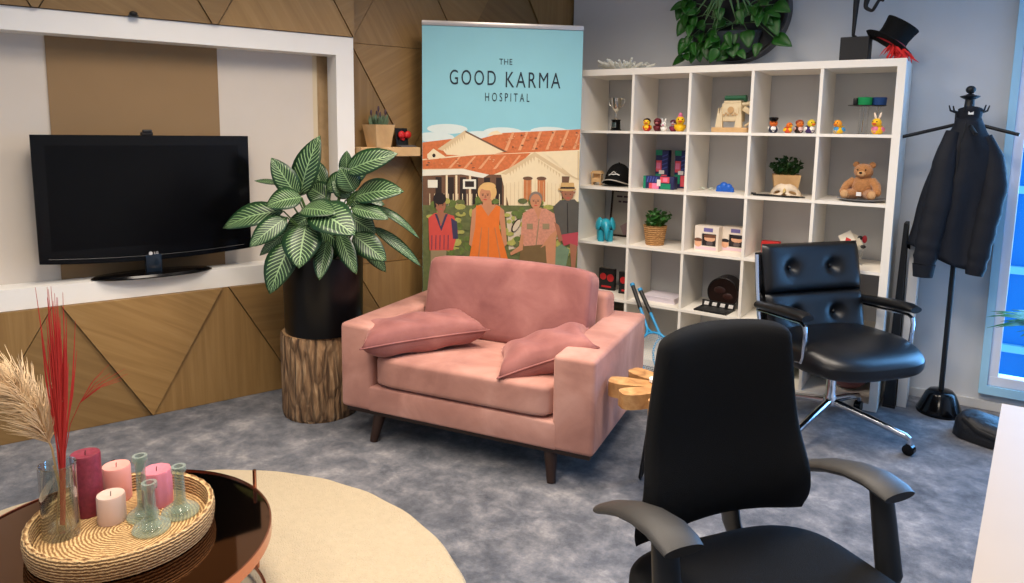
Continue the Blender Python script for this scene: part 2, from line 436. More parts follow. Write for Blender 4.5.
# panelled left wall: triangular lattice of oak veneer panels
def clip(poly, axis, val, keep_less):
    out = []
    for i in range(len(poly)):
        a, b = poly[i], poly[(i+1) % len(poly)]
        ina = (a[axis] <= val) == keep_less; inb = (b[axis] <= val) == keep_less
        if ina: out.append(a)
        if ina != inb:
            t = (val-a[axis])/(b[axis]-a[axis]); out.append(tuple(a[k]+(b[k]-a[k])*t for k in range(3)))
    return out
A = .735; H = .637; S0 = -2.44
rnd = random.Random(3)
rt_ = random.Random(11)
def lat(r, k): return (S0 + A*k + (A/2 if r % 2 else 0), H*r)
vo = {}
def voff(s, z):
    key = (round(s, 2), round(z, 2))
    if key not in vo: vo[key] = rnd.uniform(0, .012)
    return vo[key]
regions = [((-4.6, S_STEP), (0, .606), 0), ((-4.6, S_STEP), (1.934, 2.8), 0), ((S_STEP, .5), (0, 2.8), REC)]
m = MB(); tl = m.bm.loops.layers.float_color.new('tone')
for r in range(0, 5):
    for k in range(-4, 6):
        a, b = lat(r, k), lat(r, k+1)
        if r % 2: c, d, e = lat(r+1, k+1), lat(r+1, k), lat(r+1, k+1)
        else: c, d, e = lat(r+1, k), lat(r+1, k-1), lat(r+1, k)
        for tri, base in ((( a, b, c), 0), ((a, e, d), 1)):
            cx = sum(p[0] for p in tri)/3; cz = sum(p[1] for p in tri)/3
            lift = .004 + .008*rnd.random() + (.008 if base else 0)
            til = [rnd.uniform(0, .012) for _ in range(3)]
            ga = rnd.choice((0, 60, 120, 30, 90, 150)); ga = R(ga)
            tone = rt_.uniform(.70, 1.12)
            P = []
            for (s, z), t in zip(tri, til):
                dx, dz = s-cx, z-cz; L_ = math.hypot(dx, dz); q = (L_-.004)/L_
                P.append((cx+dx*q, cz+dz*q, lift+t))
            for (sa, sb), (za, zb), off in regions:
                Q = P
                for ax, val, less in ((0, sa+.001, False), (0, sb-.001, True), (1, za+.001, False), (1, zb, True)):
                    if len(Q) >= 3: Q = clip(Q, ax, val, less)
                if len(Q) < 3: continue
                top = [m.bm.verts.new(W(q[0], off+q[2], q[1])) for q in Q]
                bot = [m.bm.verts.new(W(q[0], off-.004, q[1])) for q in Q]
                fs = [m.bm.faces.new(top)]
                for i in range(len(Q)):
                    j = (i+1) % len(Q); fs.append(m.bm.faces.new((bot[i], bot[j], top[j], top[i])))
                ou, ovv = rnd.uniform(0, 9), rnd.uniform(0, 9)
                for f in fs:
                    f.material_index = 0
                    for lp in f.loops:
                        w = lp.vert.co; s_ = w.dot(LD); z_ = w.z
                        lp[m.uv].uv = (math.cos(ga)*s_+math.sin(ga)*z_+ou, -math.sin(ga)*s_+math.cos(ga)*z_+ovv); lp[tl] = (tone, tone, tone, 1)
m.mi = 1
def wbox(mb, s0, s1, o0, o1, z0, z1, bev=0):
    mb.box(W((s0+s1)/2, (o0+o1)/2, (z0+z1)/2), (s1-s0, abs(o1-o0), z1-z0), Matrix.Rotation(ang_left, 3, 'Z'), bev)
wbox(m, -4.6, S_STEP, -.3, -.004, 0, .606); wbox(m, -4.6, S_STEP, -.3, -.004, 1.933, 2.8); wbox(m, S_STEP, .3, -.3, REC-.004, 0, 2.8)
m.mi = 2
wbox(m, -4.6, S_STEP, -.36, -.30, 0, 2.8)
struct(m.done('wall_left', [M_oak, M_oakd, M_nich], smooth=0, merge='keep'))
# white frame around the niche
m = MB()
fz0, fz1 = .608, 1.932
wbox(m, -4.5, S_STEP, -.13, .004, fz1-.1, fz1); wbox(m, -4.5, S_STEP, -.13, .004, fz0, fz0+.096)
wbox(m, -1.445, S_STEP, -.13, .004, fz0+.096, fz1-.1); 
struct(m.done('trim_1', M_white, smooth=0))
m = MB(); wbox(m, -4.5, -1.532, -.15, -.13, fz0+.05, fz1-.05); struct(m.done('wall_niche', M_nich, smooth=0))
m = MB(); wbox(m, -2.775, -2.035, -.13, -.122, .704, fz1-.1); struct(m.done('trim_2', M_mdf, smooth=0))
m = MB(); wbox(m, -1.52, -1.36, -.24, -.168, .65, fz1-.05); struct(m.done('trim_3', M_stud, smooth=0))
m = MB(); wbox(m, -1.532, -1.505, -.165, -.132, .704, fz1-.1); struct(m.done('trim_4', mat('board_edge', (206, 190, 160), .7), smooth=0))
m = MB(); m.ball(W(-2.43, .03, fz1+.012), (.016, .018, .013)); m.box(W(-2.43, .018, fz1+.004), (.04, .036, .006), Matrix.Rotation(ang_left, 3, 'Z'))
tag(m.done('sensor', M_blackmat), 'tiny black sensor knob on top of the white niche frame', 'sensor')

# window
m = MB()
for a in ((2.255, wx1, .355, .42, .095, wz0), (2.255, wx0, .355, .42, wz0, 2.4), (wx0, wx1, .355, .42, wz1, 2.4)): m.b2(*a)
win = struct(m.done('window_1', mat('casing_daylight_blue', (172, 220, 246), .45), smooth=0))  # white casing with the blue of the daylight put into its colour
m = MB(); sash = mat('sash_white', (232, 234, 246), .4)
m.b2(wx0, wx0+.045, .371, .44, wz0+.05, wz1-.05, .004); m.b2(wx0, wx1, .37, .44, wz0, wz0+.055, .006); m.b2(wx0, wx1, .37, .44, wz1-.055, wz1, .006); m.b2(wx1-.055, wx1, .371, .44, wz0+.05, wz1-.05, .004)
m.done('window_frame', sash, win, smooth=0)
m = MB(); m.b2(wx0+.04, wx1-.05, .40, .408, wz0+.05, wz1-.05); m.done('pane', M_pane, win, smooth=0)

# outside: blue glazed office facade across the street
t = thing('office_building', 'blue glazed office facade seen through the window', 'building', (8, 12, -4))
m = MB(); m.b2(-12, 12, 0, 4, 0, 14); m.done('glass_wall', mat('facade_glass', (24, 140, 220), .25, var=.3, vscale=.35), t, smooth=0)
m = MB()
for k in range(10): m.b2(-12, 12, -.12, 0, k*1.5-.09, k*1.5+.05)
m.done('floor_band', mat('facade_band', (160, 236, 250), .5), t, smooth=0)
m = MB()
for k in range(40): m.b2(-12+k*.62-.03, -12+k*.62+.03, -.08, 0, 0, 14)
m.done('mullion', mat('facade_mullion', (70, 190, 232), .5), t, smooth=0)

# ------------------------------------------------------------------ television
t = thing('television', 'black flat screen television standing in the white-framed wall niche', 'television', W(-2.395, -.02, .704), ang_left)
# local: x along wall, y into the wall (left of LD) -> -y faces the room
zb, zt_ = .10, .683
m = MB(); out = []
n = 24
for i in range(n+1):
    x = -.465+.93*i/n; out.append((x, 0, zb-.022*(1-(2*i/n-1)**2)))
out += [(.467, 0, zt_), (-.467, 0, zt_)]
m.prism([(p[0], -.02, p[2]) for p in out], (0, .05, 0)); m.b2(-.33, .33, .03, .075, .18, .58, .02)
m.done('casing', M_gloss, t, smooth=30)
m = MB(); m.b2(-.415, .415, -.0215, -.0195, .155, .635); m.done('screen', M_screen, t, smooth=0)
m = MB(); m.tube([(-.43+.86*i/n, -.0205, zb+.02-.018*(1-(2*i/n-1)**2)) for i in range(n+1)], .0012, 6); m.done('trim_line', mat('tv_trim', (40, 40, 44), .3), t)
m = MB(); m.lathe([(0, 0), (.26, 0), (.27, .006), (.25, .016), (.05, .022), (0, .023)], (0, .005, 0), 40, fn=lambda q, a: V((q.x, q.y*.34, q.z)))
m.done('stand_base', M_gloss, t)
m = MB(); m.box((0, .0, .06), (.075, .05, .10), None, .012); m.done('stand_neck', mat('smoked_plastic', (26, 36, 48), .12), t)
logo = mat('logo_grey', (206, 206, 210), .4)
m = MB(); m.cyl((-.013, -.0205, .112), (-.013, -.0225, .112), .0085, n=20); lg = m.done('logo', logo, t)
text_mesh('LG', .017, logo, Matrix.Translation((.011, -.0212, .112)) @ Matrix.Rotation(R(90), 4, 'X'), t, 'logo_lettering')
m = MB(); m.box((0, .0, zt_+.008), (.05, .05, .016), None, .005); m.box((0, -.02, zt_+.02), (.042, .02, .016), None, .006)
o = m.done('webcam', M_blackmat); o.location = t.location; o.rotation_euler = t.rotation_euler; tag(o, 'small black webcam sitting on the top edge of the television', 'webcam')

# ------------------------------------------------------------------ big plant on its stump
PC = V((-.572, -1.622, 0))
rough_ = lambda q, a: V((q.x, q.y, q.z))*1.0
def barkfn(q, a):
    k = 1+.022*noise.noise(V((math.cos(a)*5, math.sin(a)*5, q.z*2.5)))+.012*noise.noise(V((math.cos(a)*16, math.sin(a)*16, q.z*4)))
    return V((q.x*k, q.y*k, q.z))
t = thing('tree_stump', 'bark-covered tree stump carrying the big black plant pot', 'stump', PC)
m = MB(); m.lathe([(.180, 0), (.188, .02)]+[(.188, .02+.40*i/16) for i in range(1, 16)]+[(.186, .415), (.180, .425)], n=96, fn=barkfn); m.done('bark_trunk', M_bark, t)
m = MB(); m.lathe([(0, .4245), (.179, .4245), (.179, .4265), (0, .4268)], n=48, fn=barkfn); m.done('cut_face', wood_mat('cut_wood', [(168, 126, 84), (196, 154, 108), (210, 172, 128)], uv=False, su=30, sv=30), t)
t = thing('potted_plant', 'large striped-leaf plant in a tall black pot on the tree stump', 'plant', PC+V((.022, .014, .427)), yaw)
m = MB(); m.lathe([(.186, 0), (.19, .005), (.196, .36), (.196, .385), (.19, .388), (.188, .375), (.186, .34), (0, .34)], n=56); m.done('pot', M_potblk, t)
m = MB(); m.lathe([(.178, .335), (.178, .35), (.09, .36), (0, .362)], n=32, caps=False); m.done('soil', M_soil, t)
sc = 1/201.5; U0, V0, ZB = 318, 256, .375
def lp(u, v, y): return V(((u-U0)*sc, y, ZB+(V0-v)*sc))
leaves = [  # base px, tip px, depth (towards room negative), width px, normal
 ((297,196),(319,136),-.02,31,(-.3,-1,.1),.06), ((296,197),(273,158),-.05,24,(.3,-1,.2),.05), ((278,184),(254,181),-.03,9,(0,-.6,1),.02),
 ((284,210),(228,226),-.10,30,(-.1,-.8,.7),.10), ((291,214),(262,240),-.20,23,(0,-1,.3),.05), ((290,226),(256,256),-.02,14,(0,-1,.2),.05),
 ((303,196),(272,204),-.12,30,(0,-.7,.7),.08), ((297,236),(281,284),-.22,31,(-.1,-1,.1),.06), ((312,220),(312,257),-.26,38,(0,-1,.15),.05),
 ((330,236),(328,270),-.22,19,(0,-1,.1),.03), ((340,228),(361,266),-.18,18,(.1,-1,.1),.04), ((306,206),(343,208),-.20,29,(0,-.6,.8),.06),
 ((318,205),(363,226),-.24,40,(.2,-.8,.6),.06), ((345,170),(397,152),-.08,27,(.1,-.9,.5),.06), ((352,196),(402,189),-.06,32,(.1,-.7,.7),.10),
 ((352,205),(390,214),-.14,20,(0,-.7,.7),.05), ((365,203),(416,237),-.02,11,(.5,-.6,.6),.10), ((368,226),(417,266),.0,13,(.5,-.8,.4),.08),
 ((352,232),(386,256),-.1,26,(.2,-1,.3),.05), ((360,240),(383,270),-.04,16,(.1,-1,.2),.05), ((344,176),(346,150),-.04,15,(0,-1,.1),.02),
 ((347,196),(330,180),-.02,20,(0,-.8,.5),.04), ((322,190),(352,172),.02,22,(0,-.9,.4),.05), ((352,190),(340,166),-.06,26,(.2,-1,.2),.04),
 ((325,200),(300,186),.04,26,(0,-.9,.4),.04), ((330,215),(305,228),.0,24,(0,-.9,.4),.04), ((345,215),(372,232),-.02,26,(0,-.9,.4),.05),
 ((320,225),(345,244),-.1,24,(0,-1,.3),.04), ((310,214),(284,232),-.04,20,(0,-1,.3),.05), ((340,200),(378,205),.06,24,(0,-.8,.5),.05),
 ((335,186),(362,160),.10,24,(0,-1,.3),.04), ((315,190),(302,160),.12,22,(0,-1,.3),.04)]
ml = MB(); ms = MB()
for b, tp, y, w, nr, bend in leaves:
    bb = lp(*b, y*.65); tt = lp(*tp, y*1.15)
    ml.leaf(bb, tt, w*sc*.98, nr, bend, .16, n=10)
    root = V(((bb.x)*.18, y*.18, .345)); mid = (root+bb)*.5+V((0, 0, .05))
    ms.tube([root, mid, bb, bb+(tt-bb)*.12], [.006, .0048, .0036, .002], 6)
ml.done('foliage', M_striped, t, smooth=60, solid=.0012, merge='keep'); ms.done('stems', M_stem, t)

# ------------------------------------------------------------------ small oak shelf and what stands on it
m = MB(); m.b2(0, .375, -.12, 0, 0, .052, .002)
o = m.done('wall_shelf', M_pine, smooth=0); solo(o, 'small oak ledge on the panelled wall right of the niche', 'shelf', W(-1.335, REC+.02, 1.277), ang_left)
zs = 1.329
t = thing('lavender_pot', 'wooden square planter with grey-green lavender on the small oak wall ledge', 'plant', W(-1.205, REC+.094, zs), ang_left+R(12)); t.scale = (.95, .88, .95)
def taper_box(mb, a, b, h, z0=0, wall=.008, cz=None):
    lo = [(-a, -a, z0), (a, -a, z0), (a, a, z0), (-a, a, z0)]; hi = [(-b, -b, z0+h), (b, -b, z0+h), (b, b, z0+h), (-b, b, z0+h)]
    c = b-wall; inn = [(-c, -c, z0+h), (c, -c, z0+h), (c, c, z0+h), (-c, c, z0+h)]; c2 = c*.96
    dn = [(-c2, -c2, z0+h*.8), (c2, -c2, z0+h*.8), (c2, c2, z0+h*.8), (-c2, c2, z0+h*.8)]
    mb.poly(lo[::-1])
    for A_, B_ in ((lo, hi), (hi, inn), (inn, dn)):
        for i in range(4): mb.poly((A_[i], A_[(i+1) % 4], B_[(i+1) % 4], B_[i]))
    mb.poly(dn)
m = MB(); taper_box(m, .052, .072, .135); m.done('planter', M_pine, t, smooth=0)
m = MB(); rnd = random.Random(5); m2 = MB()
for i in range(110):
    a = rnd.uniform(0, 6.28); r = rnd.uniform(0, .048); q = V((r*math.cos(a), r*math.sin(a), .11)); l = rnd.uniform(.05, .095)
    m.leaf(q, q+V((math.cos(a)*.04*rnd.random(), math.sin(a)*.04*rnd.random(), l)), .011, (rnd.uniform(-1, 1), -1, 0), 0, .1, n=3)
m.done('foliage', M_greeny, t, merge='keep')
for x, y, h in ((.0, 0, .15), (.028, -.018, .125), (-.03, .02, .12), (.01, .03, .115), (-.012, -.03, .105)):
    m2.tube([(x, y, .11), (x*1.2, y*1.2, .11+h*.7)], .0016, 5); m2.ball((x*1.25, y*1.25, .11+h*.8), (.007, .007, .018), n=8, m=6)
m2.done('flower_spikes', mat('lavender_spike', (74, 56, 66), .8), t)
t = thing('display_card', 'small black folded card with red boxing-glove shapes beside the lavender planter', 'card', W(-1.035, REC+.065, zs), ang_left+R(8))
m = MB(); m.box((0, .015, .055), (.085, .004, .11), rotm(-8)); m.done('back_panel', M_blackmat, t, smooth=0)
m = MB(); m.box((.01, -.02, .005), (.11, .05, .008), rotm(6)); m.done('base', C_('card_grey', 92, 92, 96), t, smooth=0)
m = MB()
for sx in (-.012, .032):
    m.ball((sx, -.002, .072), (.024, .015, .022), n=14, m=10); m.ball((sx-.016, -.008, .066), (.010, .009, .013), n=10, m=8)
m.box((-.002, .006, .05), (.03, .012, .022), rotm(0, 20), .004)
m.done('gloves', M_red, t)

# ------------------------------------------------------------------ roll-up banner
bw = .951
t = thing('roll_up_banner', 'tall roll-up banner printed with blue sky, a tiled bungalow and four people', 'banner', (-.585, -.805, 0), math.atan2(.631, .712))
m = MB(); m.b2(0, bw, 0, .003, .09, 2.04); m.done('banner_sheet', mat('print_sky', (142, 200, 210), .55, var=.03), t, smooth=0)
m = MB(); m.b2(-.002, bw+.002, -.008, .010, 2.028, 2.056, .004); m.done('top_rail', mat('satin_aluminium', (206, 198, 192), .35, .6), t)
m = MB(); m.b2(-.01, bw+.01, -.10, .10, 0, .085, .03, 4); m.done('base_cassette', mat('satin_aluminium2', (190, 190, 192), .35, .7), t)
m = MB(); m.cyl((bw/2, .03, .08), (bw/2, .012, 2.03), .008); m.done('support_pole', M_silver, t)
def bx(u, v): return .011+(u-424)*.0059*(1+(v-21)*.00013)
def bz(u, v): return 2.05-(v-21)*.00577 - (u-424)*.00003
PM = {}; PL = []
def pm(name, r, g, b, var=.05, vs=30):
    PL.append(mat('print_'+name, (r, g, b), .6, var=var, vscale=vs)); PM[name] = len(PL)-1
for a in (('cloud', 214, 226, 220), ('roof', 206, 112, 62, .35, 60), ('roofl', 226, 160, 112, .2, 60), ('cream', 236, 216, 176, .06), ('creamd', 214, 188, 146, .06), ('eave', 232, 226, 206), ('shade', 110, 78, 56, .25, 40), ('dark', 44, 32, 26),
          ('shut', 196, 120, 70, .15), ('leafy', 96, 112, 52, .6, 45), ('grass', 98, 104, 60, .45, 40), ('leafl', 168, 164, 84, .4, 60), ('skin', 196, 134, 96, .1), ('skind', 160, 104, 76, .1), ('hair', 36, 26, 24), ('blond', 222, 178, 112, .15), ('grey', 128, 116, 104, .15),
          ('orange', 226, 116, 42, .1), ('coral', 206, 76, 66, .12), ('navy', 62, 56, 82), ('shirt', 202, 138, 112, .35, 70), ('olive', 116, 92, 56, .15), ('charcoal', 84, 80, 72, .12), ('redsh', 178, 68, 76), ('straw', 204, 164, 104, .15), ('green', 112, 134, 104, .2), ('path', 206, 188, 160), ('khaki', 150, 130, 96)): pm(*a)
m = MB(); lay = [0]
def pp(name, pts, lift=1):
    lay[0] += 1; y = -.0004-.00003*lay[0]
    P = [V((min(max(bx(u, v), .001), bw-.001), y, max(bz(u, v), .1))) for u, v in pts]
    a = sum(P[i].x*P[(i+1) % len(P)].z-P[(i+1) % len(P)].x*P[i].z for i in range(len(P)))
    m.poly(P if a > 0 else P[::-1], PM[name])
def pe(name, u, v, ru, rv, n=18, rot=0):
    pp(name, [(u+ru*math.cos(2*PI*i/n)*math.cos(rot)-rv*math.sin(2*PI*i/n)*math.sin(rot), v+ru*math.cos(2*PI*i/n)*math.sin(rot)+rv*math.sin(2*PI*i/n)*math.cos(rot)) for i in range(n)])
rb = random.Random(2)
for i in range(7): pe('cloud', 428+i*24+rb.uniform(-6, 6), 130+rb.uniform(-4, 6), 20, 5)
pp('cream', [(415, 144), (592, 138), (592, 205), (415, 205)])
pp('roof', [(418, 141), (450, 137), (480, 136), (500, 130), (583, 124.5), (580, 146), (503, 151), (470, 152), (418, 158)])
for k in range(6): u = 505+k*14; pp('roofl', [(u+6, 129-k*.8), (u+8.5, 129-k*.8), (u+1, 148-k*.6), (u-2, 148-k*.6)])
pp('cream', [(490, 129), (496, 127.5), (502, 131), (486, 133)])
pp('cream', [(441, 147), (465, 129), (505, 149), (480, 154), (446, 153)])
pp('creamd', [(437, 147.5), (464, 128), (466, 130), (442, 149)]); pp('shade', [(464, 128), (506, 149), (503, 149.5), (464.5, 130)])
for k in range(9): pp('creamd', [(444+k*2.3, 147-k*1.75), (446+k*2.3, 145.5-k*1.75), (445.4+k*2.3, 150-k*1.6)])
pp('cream', [(427, 153), (433, 147), (446, 156), (427, 160)]); pe('dark', 433.5, 154, 1.6, 2)
pp('roof', [(418, 159), (440, 157), (475, 153), (530, 150), (518, 162), (490, 174), (462, 167), (418, 168)])
for k in range(5): u = 448+k*15; pp('roofl', [(u+10, 155-k*.6), (u+12, 155-k*.6), (u+2, 167), (u-1, 167)])
pp('shade', [(418, 172), (500, 173), (508, 206), (418, 206)])
for k in range(6): u = 432+k*12; pp('dark', [(u+3, 176), (u+9, 176), (u+9, 204), (u+3, 204)])
pp('eave', [(418, 169), (462, 167.5), (488, 173), (482, 176.5), (460, 173), (418, 175)])
for u in (445, 454.5, 468, 503): pp('cream', [(u, 174), (u+2, 174), (u+2, 206), (u, 206)])
pp('cream', [(503, 172), (534, 152), (562, 170), (562, 206), (509, 206)])
pp('creamd', [(500, 172), (534, 149), (571, 172), (566, 173), (534, 153.5), (505, 173)])
for k in range(9): pp('creamd', [(508+k*3, 170-k*1.95), (510.5+k*3, 168.4-k*1.95), (509.6+k*3, 174-k*1.9)])
for k in range(8): pp('creamd', [(537+k*3, 156+k*2), (539.5+k*3, 157.6+k*2), (538.4+k*3, 161.5+k*2)])
pp('creamd', [(562, 150), (580, 147), (580, 178), (566, 172), (562, 170)]); pp('cream', [(545, 151), (578, 147), (578, 176), (571, 172)])
pp('shade', [(562, 174), (570, 174), (568, 190), (562, 206)])
for u in (523, 537): pp('shut', [(u, 177), (u+4, 174.5), (u+8, 177), (u+8, 201), (u, 201)]); pe('shade', u+4, 176.5, 5, 2)
pp('eave', [(427.5, 179), (437, 179), (437, 187), (427.5, 187)]); pp('eave', [(462, 178), (475, 178), (475, 188), (462, 188)]); pp('dark', [(464, 180), (473, 180), (473, 186), (464, 186)])
for i in range(260):
    u = rb.uniform(426, 582); v = rb.uniform(127, 172)
    inr = (v > 126+(583-u)*.075 and 505 < u and v < 146) or (u < 515 and 155+(475-u)*.05 < v < 166 and u < 500)
    if inr: pe(rb.choice(('roofl', 'shut', 'shade', 'roof')), u, v, rb.uniform(.7, 1.7), rb.uniform(.4, .8), 6)
for k in range(14): pp('creamd', [(505+k*4.2, 178+abs(k-6)*.6), (505.4+k*4.2, 178+abs(k-6)*.6), (505.4+k*4.2, 205), (505+k*4.2, 205)])
for k in range(16): pp('cream', [(429+k*4.6, 193), (429.7+k*4.6, 193), (429.7+k*4.6, 205), (429+k*4.6, 205)])
pp('grass', [(415, 205), (592, 205), (592, 345), (415, 345)])
pp('path', [(505, 212), (540, 208), (560, 240), (508, 252)])
for i in range(190):
    u = rb.uniform(428, 580); v = rb.uniform(199, 256); pe(rb.choice(('leafy', 'leafl', 'grass', 'leafy')), u, v, rb.uniform(2, 5.5), rb.uniform(2, 5), 9)
pp('green', [(552, 252), (562, 246), (570, 252), (566, 272), (548, 274)]); pe('dark', 515, 226, 3.5, 8, rot=.5); pe('path', 515.6, 226, 2.6, 7, rot=.5)
# four plain figures
pp('khaki', [(430, 250), (446, 250), (443, 285), (430, 285)])
pp('coral', [(428, 218), (434, 213), (444, 213), (453, 216), (457, 232), (452, 252), (429, 252)]); pp('navy', [(434, 214), (437, 214), (440, 227), (444, 214), (447, 214), (440.5, 232)]); pp('skind', [(436, 213), (445, 213), (440.5, 226)])
pp('navy', [(450, 218), (456, 222), (457, 240), (452, 240)]); pe('skind', 440, 205, 5, 7.5); pp('skind', [(437.5, 208), (442.5, 208), (443, 214), (437, 214)]); pe('hair', 439, 198, 6.4, 6.2); pp('hair', [(433, 198), (436, 206), (434, 208)])
pp('skin', [(471, 210), (478, 204), (496, 204), (503, 210), (506, 246), (502, 250), (498, 216), (476, 216), (472, 250), (468, 246)])
pp('orange', [(475, 205), (480, 205), (487, 216), (495, 205), (499, 206), (498, 228), (508, 266), (467, 266), (474, 228)])
pe('blond', 486, 191, 9.5, 10); pp('skin', [(482, 198), (490, 198), (491, 207), (481, 207)]); pe('skin', 484, 194, 5.8, 8.2); pe('blond', 487, 185, 7.5, 4.2)
pp('olive', [(520, 248), (540, 246), (552, 252), (548, 272), (518, 270)]); pp('skin', [(545, 245), (556, 242), (555, 274), (547, 274)])
pp('shirt', [(522, 213), (530, 208), (545, 208), (555, 214), (557, 236), (548, 246), (523, 248), (520, 236)]); pp('skin', [(520, 236), (523, 236), (522, 252), (510, 258), (509, 255), (518, 248)])
pp('skin', [(533, 207), (541, 207), (538, 220)]); pe('grey', 535, 197, 6.8, 7); pe('skin', 535, 200.5, 5.6, 8); pp('skin', [(550, 236), (557, 230), (556, 242), (540, 250)])
pp('redsh', [(560, 235), (583, 233), (583, 248), (575, 250), (570, 246), (564, 248)]); pp('skind', [(570, 245), (578, 248), (576, 272), (572, 272)])
pp('charcoal', [(553, 206), (560, 199), (575, 198), (583, 203), (583, 233), (561, 236), (556, 225)]); pp('skind', [(554, 222), (559, 226), (563, 242), (559, 244)])
pe('skind', 568, 192, 6, 7.5); pe('straw', 567, 187.5, 9.5, 2); pp('straw', [(560, 187), (561, 180.5), (574, 180.5), (575, 187)]); pp('hair', [(560, 187), (560.3, 185), (574.8, 185), (575, 187)])
def face(u, v, w, h, br='hair'):
    for sg in (-1, 1):
        pe('hair', u+sg*w*.42, v-h*.05, w*.16, h*.06, 8); pp(br, [(u+sg*w*.2, v-h*.24), (u+sg*w*.65, v-h*.22), (u+sg*w*.65, v-h*.17), (u+sg*w*.2, v-h*.18)])
    pp('skind', [(u-w*.08, v-h*.05), (u+w*.1, v-h*.05), (u+w*.2, v+h*.3), (u-w*.12, v+h*.3)]); pe('coral', u, v+h*.52, w*.34, h*.07, 8)
face(440, 205, 5, 7.5); face(484, 194.5, 5.8, 8.2, 'olive'); face(535, 200.5, 5.6, 8, 'grey'); face(568, 193, 6, 7)
pp('skind', [(560, 190), (576, 190), (575, 192), (561, 192)])
for a, b in ((480, 476), (487, 486), (493, 499)): pp('shut', [(a, 228), (a+1, 228), (b+1.6, 265), (b, 265)])
pp('khaki', [(538, 219), (539, 219), (536, 247), (535, 247)]); pp('khaki', [(526, 224), (532, 224), (532, 230), (526, 230)]); pp('khaki', [(542, 224), (549, 224), (549, 230), (542, 230)])
for k in range(5): pp('navy', [(431+k*4, 236), (431.7+k*4, 236), (431.4+k*4, 251), (430.8+k*4, 251)])
pp('hair', [(567, 202), (567.7, 202), (568.5, 234), (567.6, 234)])
o = m.done('printed_picture', PL, t, smooth=0, merge='keep')
ink = mat('print_ink', (24, 40, 52), .6)
TX = Matrix.Rotation(R(90), 4, 'X')
def btext(txt, u0, u1, v0, v1, sp):
    o = text_mesh(txt, 1, ink, TX, t, 'title_lettering', sp, .0)
    xs = [v.co.x for v in o.data.vertices]; zs_ = [v.co.z for v in o.data.vertices]
    x0, x1, z0, z1 = bx(u0, (v0+v1)/2), bx(u1, (v0+v1)/2), bz((u0+u1)/2, v1), bz((u0+u1)/2, v0)
    for v in o.data.vertices:
        v.co = V((x0+(v.co.x-min(xs))/(max(xs)-min(xs))*(x1-x0), -.0022, z0+(v.co.z-min(zs_))/(max(zs_)-min(zs_))*(z1-z0)))
btext('THE', 498, 511, 55, 60.8, 1.15)
btext('GOOD', 449, 494.5, 67.3, 82, 1.3); btext('KARMA', 504.5, 560, 67.6, 83.2, 1.25)
btext('HOSPITAL', 484, 528.5, 89.3, 97.8, 1.6)

# ------------------------------------------------------------------ white cube shelving unit
t = thing('shelving_unit', 'white shelving unit of five by five open cubes along the back wall', 'shelf', (0, 0, 0))
KW = .0385*2+5*.335+4*.016
def kx(i): return .0385+i*.335+(i-.5)*.016
m = MB()
m.b2(0, KW, 0, .39, KW-.0385, KW, .001); m.b2(0, KW, 0, .39, 0, .0385, .001); m.b2(0, .0385, 0, .39, .0385, KW-.0385); m.b2(KW-.0385, KW, 0, .39, .0385, KW-.0385)
m.done('outer_case', M_shelf, t, smooth=0)
for i in range(1, 5):
    m = MB(); m.b2(kx(i)-.008, kx(i)+.008, .003, .388, .0385, KW-.0385); m.done('divider', M_shelf, t, smooth=0)
for j in range(1, 5):
    m = MB(); z = KW-kx(j); m.b2(.0385, KW-.0385, .001, .389, z-.008, z+.008); m.done('shelf_board', M_shelf, t, smooth=0)
ZL = [0]+[KW-kx(j)+.008 for j in range(1, 5)]+[.0385]   # top of level j
Z1, Z2, Z3, Z4, Z5 = ZL[1:6]; ZT = KW

# row 1
t = thing('trophy', 'silver two-handled trophy cup on a black plinth, top left cube of the shelving', 'trophy', (.222, .12, Z1))
m = MB(); m.lathe([(.034, 0), (.036, .006), (.029, .012), (.027, .06), (.03, .066), (.03, .07)], n=28); m.done('plinth', M_gloss, t)
m = MB(); m.b2(-.014, .014, -.0305, -.027, .02, .052, .001); m.done('plaque', M_silver, t, smooth=0)
m = MB(); m.lathe([(.016, .07), (.014, .074), (.005, .082), (.004, .11), (.007, .118), (.02, .13), (.03, .15), (.033, .19), (.036, .205), (.034, .205), (.03, .19), (.026, .152), (.0, .135)], n=28); m.done('cup', M_silver, t)
for sg in (-1, 1):
    m = MB(); m.tube([(sg*.028, 0, .15), (sg*.045, 0, .158), (sg*.054, 0, .18), (sg*.05, 0, .2), (sg*.036, 0, .196)], .0028, 8); m.done('handle', M_silver, t)

